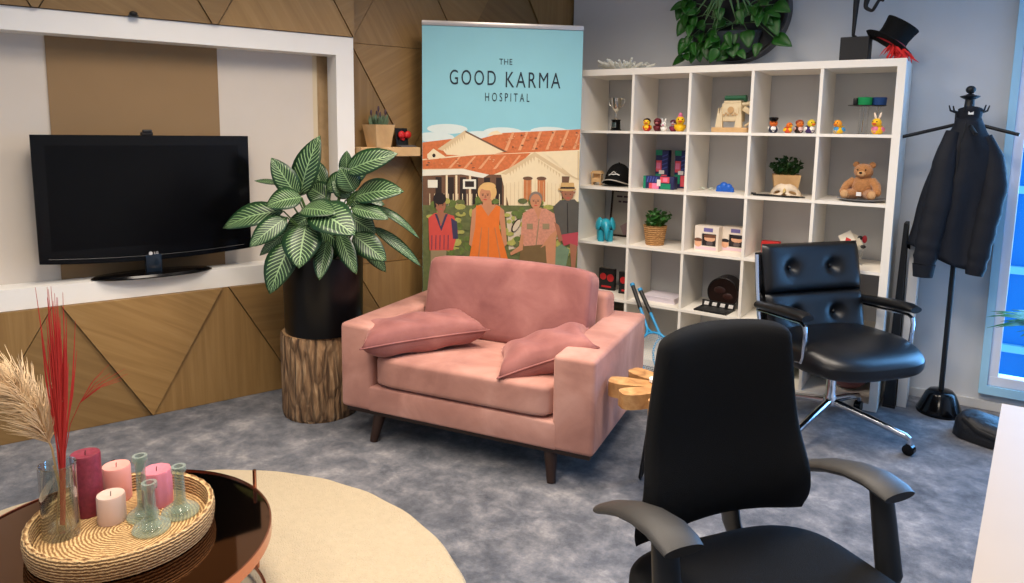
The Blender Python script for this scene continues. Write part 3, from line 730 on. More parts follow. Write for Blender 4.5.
def duck(label, x, y, z, s, rz, body, head, beak=M_org, chest=None, hat=None, hatm=None, ears=None):
    t = thing('rubber_duck', label, 'toy duck', (x, y, z), rz, 'rubber ducks on the top shelf')
    m = MB()
    def bf(u, v):
        th = v*PI; ph = u*2*PI; r = math.sin(th); yy = math.cos(th)
        q = V((r*math.cos(ph)*.8, yy*1.05, r*math.sin(ph)*.72))
        if q.y > .35: q.z += (q.y-.35)*.75                      # raised tail at +y
        q.z = max(q.z, -.62)
        return q*.034*s + V((0, 0, .021*s))
    m.grid(bf, 18, 12, wrapu=True); m.done('body', body, t, smooth=80)
    m = MB(); m.ball((0, -.014*s, .058*s), .0235*s); m.done('head', head, t)
    m = MB(); m.ball((0, -.039*s, .054*s), (.011*s, .011*s, .0045*s), n=12, m=8); m.ball((0, -.036*s, .0505*s), (.009*s, .008*s, .003*s), n=12, m=8); m.done('beak', beak, t)
    for sg in (-1, 1):
        m = MB(); m.ball((sg*.010*s, -.034*s, .064*s), .0034*s, n=8, m=6); m.done('eye', M_gloss, t)
    for sg in (-1, 1):
        m = MB(); m.ball((sg*.025*s, .006*s, .026*s), (.006*s, .02*s, .012*s), rotm(-20), n=12, m=8); m.done('wing', chest or body, t)
    if chest:
        m = MB(); m.ball((0, -.024*s, .024*s), (.017*s, .012*s, .019*s), n=14, m=10); m.done('chest', chest, t)
    if hat == 'cap':
        m = MB(); m.lathe([(.019, 0), (.023, .006), (.026, .016), (.02, .02), (0, .021)], (0, -.012*s, .072*s), 20); m.ball((0, -.034*s, .072*s), (.017, .012, .003)); m.done('peaked_cap', hatm, t)
    elif hat == 'hair':
        m = MB(); m.ball((0, -.008*s, .066*s), (.0255*s, .025*s, .02*s)); m.done('hair', hatm, t)
    elif hat == 'bun':
        m = MB(); m.ball((0, -.012*s, .088*s), (.011*s, .011*s, .012*s)); m.ball((0, -.01*s, .078*s), (.016*s, .016*s, .006*s)); m.done('bonnet', hatm, t)
    elif hat == 'helmet':
        m = MB(); m.ball((0, -.008*s, .063*s), (.026*s, .027*s, .024*s)); m.b2(-.018*s, .018*s, -.037*s, -.025*s, .066*s, .071*s, .002*s); m.done('helmet', hatm, t)
    elif hat == 'ears':
        for sg in (-1, 1):
            m = MB(); m.ball((sg*.012*s, -.008*s, .093*s), (.006*s, .004*s, .02*s), rotm(0, sg*18)); m.done('ear', hatm, t)
    return t
DY = .085
duck('yellow-faced toy duck in a red suit with dark hair, leftmost of the shelf ducks', .446, DY, Z1, .92, R(12), M_red, M_yel, M_org, M_yel, 'hair', C_('dark_brown', 44, 26, 20))
duck('dark maroon helmeted toy duck, second from the left of the top shelf ducks', .511, DY+.01, Z1, .92, R(8), M_maroon, M_maroon, C_('rose', 200, 120, 120), None, 'helmet', M_maroon)
duck('small white rabbit-eared toy duck, between the maroon one and the plum one', .562, DY-.02, Z1, .7, R(5), M_wht, M_wht, M_pnk, None, 'ears', M_wht)
duck('plum toy duck with a silver helmet, half behind the big yellow duck', .606, DY+.02, Z1, .82, R(10), C_('plum', 132, 32, 74), C_('helmet_silver', 190, 180, 190), C_('rose', 200, 120, 120), None, 'helmet', C_('plum_dark', 90, 24, 60))
duck('biggest bright yellow toy duck with a pink bonnet, beside the second divider', .654, DY, Z1, 1.12, R(20), M_yel, M_yel, M_org, None, 'bun', M_pnk)
duck('toy duck with black peaked cap and white shirt front, right of the wooden model', 1.188, DY, Z1, .92, R(15), M_navy, M_org, M_org, M_wht, 'cap', M_gloss)
duck('orange and yellow toy duck lying low, right beside the capped duck', 1.268, DY-.01, Z1, .72, R(50), C_('flame', 214, 84, 40), M_org, M_yel, M_yel, None)
duck('brown-haired toy duck with pale pink front, third in the fourth top cube', 1.318, DY+.02, Z1, .86, R(35), C_('dark_brown', 44, 26, 20), C_('amber', 216, 120, 50), M_org, C_('pale_pink', 226, 190, 186), 'hair', C_('auburn', 150, 64, 32))
duck('yellow-headed toy duck with a dark purple body, last before the fourth divider', 1.378, DY, Z1, .92, R(40), M_purp, C_('lemon', 226, 200, 40, .4), M_org, M_wht, None)
duck('orange toy duck with a blue wing, alone at the left of the top right cube', 1.522, DY, Z1, .9, R(-25), M_yel, C_('tangerine', 244, 160, 40, .4), M_org, M_blu, None)
duck('yellow toy duck with upright rabbit ears and a pink ring, right end of top shelf', 1.706, DY-.02, Z1, 1.0, R(-20), M_yel, M_yel, C_('coral_beak', 226, 90, 40), M_pnk, 'ears', C_('ear_white', 240, 220, 200))

# wooden mechanical model
M_ply = mat('birch_ply', (226, 208, 172), .6, var=.1, vscale=40)
t = thing('wooden_model', 'pale plywood machine model with a green top strip on a wooden base', 'model', (.955, .13, Z1), R(-4))
m = MB(); m.b2(-.11, .10, -.055, .07, 0, .028, .004); m.done('base_board', M_pine, t)
m = MB(); m.b2(-.062, .05, -.03, .05, .062, .165, .006); m.b2(-.05, .04, -.034, -.03, .095, .15, .002); m.b2(-.055, .045, -.02, .04, .165, .18, .004); m.done('body', M_ply, t)
for x in (-.085, .028):
    m = MB(); m.prism([(x-.008, -.04, .028), (x+.034, -.04, .028), (x+.03, -.04, .09), (x+.022, -.04, .145), (x+.014, -.04, .10), (x+.006, -.04, .14), (x, -.04, .09)], (0, .02, 0)); m.done('pillar', M_ply, t, smooth=0)
m = MB()
for k in range(7): m.cyl((-.046+k*.013, -.036, .1+.008*(k % 2)), (-.046+k*.013, -.042, .1+.008*(k % 2)), .005, n=10)
m.cyl((-.006, -.036, .128), (-.006, -.041, .128), .018, n=18); m.done('gears', M_pine, t)
m = MB(); m.cyl((-.05, -.01, .196), (.062, -.01, .196), .014, n=16); m.cyl((.06, -.01, .192), (.072, -.01, .192), .019, n=16); m.done('green_roller', C_('bottle_green', 30, 92, 62), t)
m = MB(); m.tube([(.05, 0, .16), (.085, 0, .165), (.108, 0, .145)], .013, 10); m.tube([(.108, 0, .145), (.112, 0, .10), (.10, 0, .06), (.066, 0, .036)], .008, 10); m.box((.078, 0, .125), (.05, .03, .03), rotm(0, 30), .003); m.done('crank_arm', M_ply, t)

# felt hats on acrylic stands
for nm, x, y, mt, lab in (('g', 1.630, .13, M_grn, 'bright green miniature felt top hat on a clear stand in the top right cube'), ('b', 1.694, .16, M_dblu, 'dark blue miniature felt top hat on a clear stand behind the rabbit-eared duck')):
    t = thing('miniature_hat', lab, 'hat', (x, y, Z1), 0, 'miniature hats on stands')
    m = MB(); m.lathe([(.032, .15), (.034, .152), (.036, .19), (.034, .191), (0, .191)], n=24); m.done('crown', mt, t)
    m = MB()
    if nm == 'g': m.lathe([(.036, .146), (.062, .148), (.062, .151), (.036, .151), (.036, .146)], (-.018, 0, 0), n=28, caps=False); m.b2(-.052, -.033, -.03, .03, .15, .188, .004)
    else: m.lathe([(.030, .146), (.036, .148), (.036, .151), (.030, .151), (.030, .146)], n=28, caps=False)
    m.done('brim', M_blackmat, t)
    m = MB(); m.cyl((0, 0, 0), (0, 0, .148), .022 if nm == 'g' else .012, n=20); m.cyl((0, 0, 0), (0, 0, .006), .03, n=20); m.done('clear_stand', M_clear, t)
    m = MB(); m.cyl((-.004, 0, .01), (0, 0, .148), .0022, n=8); m.done('stand_rod', M_silver, t)

# row 2
t = thing('toy_cart', 'tiny pale wooden toy stall beside the dark cap', 'toy', (.098, .13, Z2), R(10))
m = MB(); m.prism([(-.04, -.03, .075), (.04, -.03, .075), (.028, -.03, .092), (-.028, -.03, .092)], (0, .06, 0)); m.done('roof', M_pine, t, smooth=0)
m = MB(); m.b2(-.03, .03, -.022, .022, .02, .045, .002); m.b2(-.024, .024, -.004, .02, .045, .075); m.done('body', M_pine, t, smooth=0)
for sx in (-1, 1):
    for sy in (-1, 1):
        m = MB(); m.cyl((sx*.026, sy*.02, 0), (sx*.03, sy*.024, .075), .0045, n=8); m.done('post', M_pine, t)
t = thing('baseball_cap', 'black baseball cap with white emblem and pale brim edge in the second row', 'cap', (.222, .19, Z2), R(4))
def capf(u, v):
    th = v*PI/2; ph = u*2*PI; r = math.cos(th)
    return V((r*math.cos(ph)*.088, r*math.sin(ph)*.10, .01+math.sin(th)**.9*.135))
m = MB(); m.grid(capf, 32, 12, wrapu=True); m.ball((0, 0, .146), (.007, .007, .004)); m.done('crown', M_blackfab, t, smooth=80)
def brimf(u, v):
    a = PI+PI*u; x = math.cos(a); y = math.sin(a)
    rx = .086+v*.008; ry = .092+v*.075
    return V((x*rx, y*ry*1.0, .012+.055*v*(1-x*x)*.15+.04*(1-abs(x)**2)*(1-.35*v)))
m = MB(); m.grid(brimf, 24, 6); m.done('brim', M_blackfab, t, smooth=80, solid=.004)
m = MB(); m.tube([brimf(i/24, 1.0) for i in range(25)], .0035, 8); m.done('brim_edge', C_('cap_grey', 186, 178, 168), t)
m = MB(); m.tube([V((-.034, -.086, .070)), V((-.017, -.094, .078)), V((.002, -.0975, .076)), V((.02, -.094, .079)), V((.036, -.0855, .072))], .004, 6); m.tube([V((-.014, -.092, .086)), V((0, -.0915, .094)), V((.014, -.092, .086))], .0024, 6); m.done('emblem', M_wht, t)

def sock_box(label, x, y, z, w, h, d, rz=0, lying=False):
    t = thing('patterned_box', label, 'box', (x, y, z), rz, 'multicoloured gift boxes in the second row')
    m = MB(); m.b2(-w/2, w/2, 0, d, 0, h, .003); m.done('carton', C_('carton_navy', 34, 38, 84), t)
    m = MB(); y0 = -.0008; P = []
    mats = [C_('box_coral', 226, 84, 96), C_('box_green', 20, 134, 100), C_('box_navy', 40, 46, 104), C_('box_pink', 238, 128, 166), C_('box_white', 234, 226, 220), C_('box_indigo', 70, 84, 160)]
    def q(mi, x0, x1, z0, z1): m.b2(-w/2+x0*w, -w/2+x1*w, y0-.00025*len(P), .0002, z0*h, z1*h); P.append(1)
    cells = ([(1, 0, .08, 0, 1), (2, .10, .5, .5, .98), (0, .2, .34, .02, .45), (3, .3, .52, .02, .45), (0, .56, .86, .52, .98), (1, .58, .9, .02, .45), (4, .46, .58, .25, .75), (3, .66, .8, .6, .9)] if lying else
             [(1, .0, .5, .86, 1), (0, .05, .48, .42, .72), (2, .5, .95, .45, .95), (1, .04, .46, .12, .36), (0, .5, .92, .05, .34), (4, .3, .7, .36, .46), (3, .08, .4, .5, .66)])
    for mi, a, b, c, d_ in cells:
        m.mi = mi; q(mi, a, b, c, d_)
    m.mi = 5
    for k in range(4):
        if lying: x0 = -w*.38+k*w*.09; m.prism([(x0, y0-.003, h*.52), (x0+w*.03, y0-.0003, h*.52), (x0+w*.07, y0-.0003, h*.96), (x0+w*.04, y0-.0003, h*.96)], (0, .0035, 0))
        else: z0 = h*(.48+.11*k); m.prism([(w*.02, y0-.003, z0), (w*.02, y0-.003, z0+h*.03), (w*.43, y0-.003, z0+h*.09), (w*.43, y0-.003, z0+h*.06)], (0, .0035, 0))
    m.done('printed_pattern', mats, t, smooth=0)
sock_box('multicoloured box standing upright at the left, behind the lying one', .488, .25, Z2, .085, .235, .05)
sock_box('multicoloured box standing upright against the second divider', .613, .25, Z2, .085, .235, .05)
sock_box('multicoloured box lying flat on its long side in front of the upright ones', .527, .10, Z2, .20, .078, .06, R(-3), True)
t = thing('scrap_paper', 'pale crumpled petal-like paper scraps left of the blue cloud', 'paper', (.80, .22, Z2))
m = MB(); rnd = random.Random(4)
for i in range(5):
    a = i*1.3; q = V((.03*math.cos(a), .02*math.sin(a), .004)); m = MB(); m.leaf(q, q+V((.035*math.cos(a), .025*math.sin(a), .012)), .022, (0, 0, 1), .1, .3, n=5); m.done('petal', C_('paper_green_white', 210, 218, 206, .8), t, solid=.001, merge='keep')
m = MB()
for x, z, r in ((-.03, .02, .02), (-.005, .032, .026), (.022, .026, .024), (.04, .016, .016), (.0, .016, .022)): m.ball((x, 0, z), (r, r*.8, r), n=16, m=12)
m.b2(-.05, .056, -.012, .012, 0, .012, .004)
o = m.done('cloud_ornament', M_cloud); solo(o, 'glossy blue cloud-shaped ornament in the middle of the second row', 'ornament', (.905, .2, Z2))

def bushy(name, label, loc, kind, rz=0, seed=1):
    t = thing('potted_herb', label, 'plant', loc, rz, 'small potted plants in the shelving')
    m = MB()
    if kind == 'square': taper_box(m, .056, .073, .118); m.done('planter', M_pine, t, smooth=0); top = .105; rr = .06
    else:
        m.lathe([(.052, 0), (.056, .004), (.072, .115), (.074, .122), (.069, .122), (.066, .10), (0, .098)], n=36); m.done('basket', weave_mat('basket_weave', (150, 104, 58), (214, 164, 104)) if 'basket_weave' not in MATS else MATS['basket_weave'], t); top = .105; rr = .06
    m = MB(); m2 = MB(); rnd = random.Random(seed)
    for i in range(34):
        a = rnd.uniform(0, 6.28); r = rnd.uniform(.005, rr); h = rnd.uniform(.045, .105); q = V((r*math.cos(a)*.7, r*math.sin(a)*.7, top)); e = q+V((math.cos(a)*r*1.0, math.sin(a)*r*.7, h*(1.15-r*4)))
        m2.tube([q, e], .0016, 5)
        for k in range(7):
            b = rnd.uniform(0, 6.28); p = q.lerp(e, .25+.12*k); dd = V((math.cos(b), math.sin(b), rnd.uniform(.1, .9))).normalized()
            m.leaf(p, p+dd*rnd.uniform(.022, .036), .020, (dd.y, -dd.x, 1), .05, .2, n=4)
    m.done('foliage', [M_greend if kind == 'square' else M_green], t, merge='keep'); m2.done('stems', M_stem, t)
bushy('p', 'dark green bushy plant in a square wooden planter behind the mask', (1.245, .22, Z2), 'square', R(16), 3)
bushy('p', 'bushy green plant in a round woven basket in the third row', (.508, .13, Z3), 'round', 0, 9)

t = thing('carnival_mask', 'white and gold half mask with dark eye holes leaning on the square planter', 'mask', (1.268, .075, Z2), R(4), rot=(R(-30), 0, R(4)))
m = MB()
cur = lambda x: .05*(x/.08)**2
half = [(0, .030), (0, .052), (0, .078), (.022, .085), (.048, .080), (.072, .064), (.090, .038), (.078, .012), (.058, .0), (.036, -.002), (.020, .006), (.007, .020)]
for sg in (-1, 1):
    ec = (.042, .036)
    for i in range(12):
        a_, b_ = half[i], half[(i+1) % 12]
        def eye(p):
            an = math.atan2((p[1]-ec[1])*1.3, p[0]-ec[0]); return (ec[0]+.021*math.cos(an), ec[1]+.0095*math.sin(an))
        ea, eb = eye(a_), eye(b_)
        pts4 = [(sg*a_[0], cur(a_[0]), a_[1]), (sg*b_[0], cur(b_[0]), b_[1]), (sg*eb[0], cur(eb[0])+.002, eb[1]), (sg*ea[0], cur(ea[0])+.002, ea[1])]
        m.poly(pts4 if sg > 0 else pts4[::-1])
m.done('face_shell', C_('mask_ivory', 226, 208, 184, .5), t, smooth=60, solid=.003)
m = MB(); m.ball((0, -.004, .036), (.008, .010, .018), rotm(-15)); m.done('nose', C_('mask_gold', 206, 176, 110, .4), t)
t = thing('eye_mask', 'flat black mask with a long handle lying under the white mask', 'mask', (1.235, .07, Z2), R(-4))
m = MB()
m.prism([(-.13, -.012, .001), (-.07, -.022, .001), (0, -.01, .001), (.06, -.02, .001), (.11, -.012, .001), (.115, .02, .001), (.05, .04, .001), (-.06, .042, .001), (-.125, .025, .001)], (0, 0, .008)); m.done('mask_body', M_blackmat, t, smooth=0)
m = MB(); m.tube([(.1, 0, .006), (.15, -.01, .007)], .004, 8); m.tube([(-.12, .006, .008), (-.15, .0, .012)], [.008, .004], 8); m.done('stick', M_blackmat, t)

# teddy bear on plate
m = MB(); m.lathe([(.0, 0), (.07, 0), (.085, .004), (.12, .014), (.122, .016), (.085, .009), (0, .006)], n=40)
o = m.done('plate', C_('plate_grey', 150, 150, 156, .35)); solo(o, 'grey plate under the teddy bear', 'plate', (1.653, .125, Z2))
t = thing('teddy_bear', 'brown teddy bear sitting on a grey plate in the right cube', 'teddy bear', (1.65, .15, Z2+.012), R(-8)); t.scale = (.95, .95, .93)
m = MB()
m.ball((0, 0, .07), (.06, .052, .068), n=22, m=16)
for sg in (-1, 1):
    m.tube([(sg*.045, -.005, .10), (sg*.075, -.025, .075), (sg*.086, -.045, .045)], [.026, .024, .021], 12); m.ball((sg*.087, -.048, .04), .021)
    m.tube([(sg*.035, -.02, .028), (sg*.058, -.06, .026), (sg*.066, -.078, .026)], [.032, .028, .025], 12)
m.done('body', M_bear, t, sub=0)
m = MB(); m.ball((0, -.008, .155), (.05, .045, .046), n=22, m=16); m.done('head', M_bear, t)
for sg in (-1, 1):
    m = MB(); m.ball((sg*.042, 0, .192), (.018, .010, .018)); m.done('ear', M_bear, t)
    m = MB(); m.ball((sg*.07, -.088, .027), (.022, .014, .024)); m.done('paw', M_bearl, t)
m = MB(); m.ball((0, -.046, .142), (.024, .018, .018)); m.done('muzzle', M_bearl, t)
m = MB(); m.ball((0, -.064, .149), (.009, .006, .006), n=10, m=8); m.ball((-.02, -.047, .165), .0048, n=8, m=6); m.ball((.02, -.047, .165), .0048, n=8, m=6); m.done('nose_and_eyes', M_gloss, t)
m = MB(); m.b2(-.014, .012, -.068, -.062, .018, .04, .001); m.done('care_label', M_wht, t, smooth=0)

# row 3
t = thing('elephant_figurine', 'turquoise ceramic elephant with trunk down, left end of the third row', 'figurine', (.188, .085, Z3), R(30)); t.scale = (1.08, 1.08, 1.08)
m = MB(); m.ball((0, .02, .085), (.046, .06, .046), n=22, m=16); m.ball((0, -.045, .098), (.033, .034, .038), n=18, m=14)
m.tube([(0, -.07, .10), (0, -.09, .075), (0, -.092, .045), (0, -.086, .022)], [.019, .015, .011, .009], 12)
for sx in (-1, 1):
    for yy in (-.025, .055): m.cyl((sx*.026, yy, 0), (sx*.026, yy, .07), .0185, .021, 14)
m.tube([(0, .078, .10), (0, .09, .07)], [.005, .003], 6); m.done('body', M_teal, t, smooth=70)
for sx in (-1, 1):
    m = MB(); m.ball((sx*.042, -.03, .105), (.012, .03, .04), rotm(0, sx*-14, sx*-24)); m.done('ear', M_teal, t)
t = thing('framed_print', 'dark-framed pale print leaning behind the turquoise elephant', 'picture', (.215, .305, Z3), 0, rot=(R(-7), 0, 0))
m = MB(); fw_, fh = .215, .31
m.b2(-fw_/2, -fw_/2+.012, 0, .014, 0, fh); m.b2(fw_/2-.012, fw_/2, 0, .014, 0, fh); m.b2(-fw_/2, fw_/2, 0, .014, 0, .012); m.b2(-fw_/2, fw_/2, 0, .014, fh-.012, fh); m.done('frame', M_dkwood, t, smooth=0)
m = MB(); m.b2(-fw_/2+.01, fw_/2-.01, .006, .010, .01, fh-.01); m.done('print_sheet', C_('print_taupe', 168, 160, 150, .7), t, smooth=0)
m = MB(); m.mi = 0
m.prism([(.0, .0055, .012), (.095, .0055, .012), (.095, .0055, .20), (.07, .0055, .18), (.055, .0055, .14), (.02, .0055, .10), (-.03, .0055, .07)], (0, .001, 0))
m.mi = 1
m.prism([(.03, .0045, .16), (.05, .0045, .19), (.08, .0045, .195), (.095, .0045, .21), (.095, .0045, .175), (.06, .0045, .165), (.05, .0045, .13), (.06, .0045, .08), (.045, .0045, .06), (.04, .0045, .12)], (0, .001, 0))
for zz, xs in ((.262, ((-.07, -.03), (-.02, .02), (.03, .07))), (.228, ((-.055, -.035), (-.025, .06)))):
    for a, b in xs: m.b2(a, b, .0045, .0058, zz, zz+.012)
m.done('print_motif', [C_('print_rose', 150, 122, 124, .7), C_('print_plum', 74, 52, 66, .7)], t, smooth=0)

def figure_box(label, x, y, z, rz, hair, w=.145, h=.148):
    t = thing('figure_box', label, 'toy box', (x, y, z), rz, 'window boxes with toy figures')
    d = .09; bm_ = C_('box_cream', 232, 220, 206)
    m = MB(); m.b2(-w/2, w/2, .012, d, 0, h); m.b2(-w/2, -w*.2, 0, .012, 0, h); m.b2(w*.40, w/2, 0, .012, 0, h); m.b2(-w*.2, w*.4, 0, .012, 0, h*.2); m.b2(-w*.2, w*.4, 0, .012, h*.7, h); m.done('carton', bm_, t, smooth=0)
    m = MB(); m.b2(-w*.2, w*.4, .0105, .0118, h*.2, h*.7); m.done('dark_insert', C_('box_black', 40, 34, 36), t, smooth=0)
    m = MB(); m.b2(-w*.12, w*.26, -.001, .0005, h*.78, h*.93); m.done('name_strip', C_('strip_violet', 112, 104, 160), t, smooth=0)
    m = MB(); m.b2(-w*.45, w*.42, -.001, .0005, h*.05, h*.17); m.done('lower_strip', C_('strip_pink', 226, 196, 206), t, smooth=0)
    m = MB(); m.mi = 0; m.ball((-w*.34, -.0005, h*.3), (.022, .003, .024)); m.mi = 1; m.ball((-w*.34, -.001, h*.43), (.024, .003, .012)); m.done('printed_face', [M_skin, hair], t)
    m = MB(); m.mi = 0; m.ball((w*.12, .008, h*.5), (.034, .0025, .018)); m.mi = 1; m.ball((w*.12, .0075, h*.6), (.038, .0025, .014)); m.mi = 2; m.ball((w*.12, .008, h*.30), (.02, .0025, .016)); m.done('toy_figure', [M_skin, hair, C_('toy_grey', 90, 80, 80)], t)
figure_box('pale toy figure window box, left one of the pair in the third row', .842, .10, Z3, R(-3), C_('hair_brown', 108, 70, 52))
figure_box('pale toy figure window box half hidden by the third divider', .985, .16, Z3, R(-3), C_('hair_black', 34, 28, 32))
m = MB(); m.b2(-.05, .05, 0, .05, 0, .078, .003); m.mi = 1; m.b2(-.02, .03, -.001, .0, .03, .045)
o = m.done('red_box', [M_red, M_wht], smooth=0); solo(o, 'small red box above the black leather chair back', 'box', (1.185, .2, Z3))

t = thing('glass_goblet', 'clear glass jar stuffed with playing cards and dice, right cube of the third row', 'jar', (1.645, .17, Z3))
m = MB(); m.lathe([(.03, 0), (.032, .004), (.012, .014), (.014, .03), (.03, .045), (.034, .09), (.036, .115), (.033, .115), (.031, .09), (.026, .05), (0, .04)], n=28); m.done('glass_body', M_clear, t)
m = MB(); m.mi = 0
m.box((-.045, -.02, .13), (.07, .002, .095), rotm(-20, -32, 0)); m.box((-.02, .0, .125), (.06, .002, .08), rotm(-12, 22, 0)); m.box((.005, -.01, .115), (.06, .002, .05), rotm(30, 60, 0))
m.mi = 1; cc = V((-.045, -.022, .135)); e1 = rotm(-20, -32, 0) @ V((1, 0, 0)); e2 = rotm(-20, -32, 0) @ V((0, 0, 1)); nn = rotm(-20, -32, 0) @ V((0, -1, 0)); cc = V((-.045, -.02, .13))+nn*.0012
m.prism([cc+e1*.017, cc+e2*.022, cc-e1*.017, cc-e2*.022], nn*.0006); m.done('playing_cards', [C_('card_ivory', 240, 230, 210), M_red], t, smooth=0)
m = MB(); m.mi = 0; m.ball((.034, -.012, .145), (.012, .01, .022)); m.mi = 1; m.ball((.03, -.02, .105), (.014, .012, .010)); m.ball((.012, -.01, .15), (.014, .01, .012)); m.done('dice_charms', [C_('charm_red', 150, 24, 36), M_blackmat], t)

# row 4
def book(label, x, y, z, rz, w, h):
    t = thing('red_black_book', label, 'book', (x, y, z), rz, 'red and black books in the fourth row')
    m = MB(); m.b2(-w/2, w/2, 0, .03, 0, h, .002); m.done('cover', M_blackmat, t, smooth=0)
    m = MB(); m.b2(-w/2+.003, w/2-.003, .003, .031, .003, h+.0005); m.done('pages', C_('page_grey', 120, 116, 110), t, smooth=0)
    m = MB(); m.ball((-w*.22, 0, h*.62), (w*.2, .004, h*.16)); m.ball((w*.24, 0, h*.58), (w*.22, .004, h*.18)); m.b2(-w*.3, w*.3, -.001, .001, h*.12, h*.2); m.done('cover_art', C_('art_red', 196, 30, 34), t)
book('black book with a red cover motif standing behind the pink back cushion', .155, .2, Z4, 0, .115, .145)
book('black book with a red cover motif standing nearest the first divider', .318, .16, Z4, 0, .115, .145)
m = MB()
for k in range(4): m.box((random.uniform(-.004, .004), random.uniform(-.004, .004), .004+k*.009), (.21, .16, .008), rotm(0, 0, random.uniform(-2, 2)), .001)
o = m.done('paper_stack', C_('paper_lilac', 214, 206, 216, .6), smooth=0); solo(o, 'low stack of pale booklets lying in the second cube of the fourth row', 'booklets', (.572, .17, Z4), R(-3))
t = thing('round_tin', 'dark brown round drum-like tin standing on its edge in the fourth row', 'tin', (.935, .24, Z4))
m = MB(); m.tube([(0, -.06, .086), (0, .05, .086)], .094, 40, flat=(0, 0, 1)); m.done('shell', C_('tin_brown', 38, 24, 20, .3), t, smooth=40)
m = MB(); m.tube([V((.09*math.cos(a), -.062, .086+.09*math.sin(a))) for a in [2*PI*i/40 for i in range(41)]], .005, 8); m.done('rim', C_('tin_rim', 24, 18, 18, .3), t)
m = MB(); m.ball((-.02, -.06, .10), (.035, .004, .022)); m.ball((.03, -.06, .065), (.03, .004, .02)); m.done('lid_relief', C_('tin_relief', 60, 34, 28, .35), t)
t.location = (.935, .24, Z4+.008)
t = thing('clapperboard', 'flat black clapperboard with white blocks lying in front of the brown tin', 'clapperboard', (.915, .095, Z4), R(-5))
m = MB(); m.b2(-.10, .10, -.075, .045, 0, .010, .001); m.done('slate', M_blackmat, t, smooth=0)
m = MB(); m.b2(-.10, .10, .050, .066, 0, .042, .001); m.done('clap_stick', M_blackmat, t, smooth=0)
m = MB()
for k in range(4): m.prism([(-.088+k*.05, .0492, .014), (-.060+k*.05, .0492, .014), (-.055+k*.05, .0492, .036), (-.083+k*.05, .0492, .036)], (0, .0008, 0))
m.done('white_blocks', M_wht, t, smooth=0)
m = MB()
for k in range(3): m.b2(-.085, .085, -.05+k*.03, -.049+k*.03, .0100, .0106)
m.done('chalk_lines', C_('line_grey', 110, 110, 110), t, smooth=0)
m = MB(); m.b2(-.09, .09, 0, .2, 0, .20, .006); m.b2(-.092, .092, -.002, .202, .17, .205, .004)
o = m.done('green_box', C_('box_leaf_green', 24, 110, 60), smooth=30); solo(o, 'green lidded box low in the shelving behind the leather chair arm', 'box', (1.255, .1, Z5))
m = MB(); m.ball((0, .1, .11), (.11, .09, .11)); m.tube([(-.05, .1, .2), (-.04, .1, .25), (.04, .1, .25), (.05, .1, .2)], .006, 8)
o = m.done('fabric_bag', C_('dusty_rose', 140, 96, 96, .8)); solo(o, 'dusty rose pouch in the lowest right cube behind the leather chair', 'bag', (1.65, .1, Z5))
m = MB(); m.b2(-.11, .11, 0, .22, 0, .24, .004); m.mi = 1; m.b2(-.04, .04, -.002, .001, .14, .17, .002)
o = m.done('storage_box', [C_('box_grey', 84, 82, 84, .7), M_silver], smooth=30); solo(o, 'dark grey storage box in the bottom left cube behind the sofa', 'box', (.20, .12, Z5))

# ------------------------------------------------------------------ on top of the shelving
t = thing('openwork_dish', 'white openwork dish of branching petals on top of the shelving', 'dish', (.235, .2, ZT))
m = MB(); rnd = random.Random(8)
m.lathe([(.05, 0), (.06, .006), (.05, .012), (0, .012)], n=24)
for i in range(22):
    a = 2*PI*i/22+rnd.uniform(-.1, .1); l = rnd.uniform(.13, .21); d = V((math.cos(a), math.sin(a), 0)); zz = rnd.uniform(.03, .075)
    m.tube([d*.03+V((0, 0, .008)), d*l*.55+V((0, 0, zz*.35)), d*l+V((0, 0, zz))], [.014, .013, .006], 8)
    for sg in (-1, 1):
        s_ = V((-d.y, d.x, 0))*sg; p = d*l*.6+V((0, 0, zz*.42)); m.tube([p, p+d*.03+s_*.03+V((0, 0, .02))], [.009, .005], 6)
m.done('branches', C_('dish_white', 232, 232, 222, .6), t)
# round wall planter
t = thing('round_planter', 'round black planter with trailing green plants on the wall above the shelving', 'planter', (.885, .395, 2.155))
m = MB(); m.tube([(0, 0, 0), (0, -.10, 0)], [.30, .30], 64, flat=(0, 0, 1)); m.done('drum', C_('planter_grey', 72, 72, 76, .6), t)
m = MB(); m.tube([(-.0, -.10, 0), (-.0, -.112, 0)], [.292, .285], 64, flat=(0, 0, 1)); m.done('front_disc', M_blackmat, t)
m = MB(); m.lathe([(0, -.13), (.10, -.12), (.15, -.06), (.165, 0), (.155, 0), (.14, -.05), (0, -.06)], (-.0, -.13, -.13), 32, fn=lambda q, a: V((q.x, q.y*.55, q.z))); m.done('bowl', C_('bowl_slate', 44, 52, 58, .5), t)
m = MB(); m2 = MB(); rnd = random.Random(12)
def heart(mb, p, d, w, l, nrm): mb.leaf(p, p+d*l, w, nrm, .06, .25, n=7, round_=.55)
for i in range(150):
    x = rnd.uniform(-.27, .22); z = rnd.uniform(-.25, .12) - (.04 if x < 0 else 0)
    if x > .02 and z < -.06 and rnd.random() < .6: continue
    if -.17 < x < .17 and z > -.10 and rnd.random() < .8: continue
    y = -.16-rnd.uniform(0, .12)
    d = V((rnd.uniform(-.6, .6)+x*1.2, rnd.uniform(-.5, 0), rnd.uniform(-1.1, -.1))).normalized()
    if z+d.z*.1 < -.322: continue
    heart(m, V((x, y, z)), d, rnd.uniform(.045, .07), rnd.uniform(.07, .10), (rnd.uniform(-.4, .4), -1, rnd.uniform(.1, .8)))
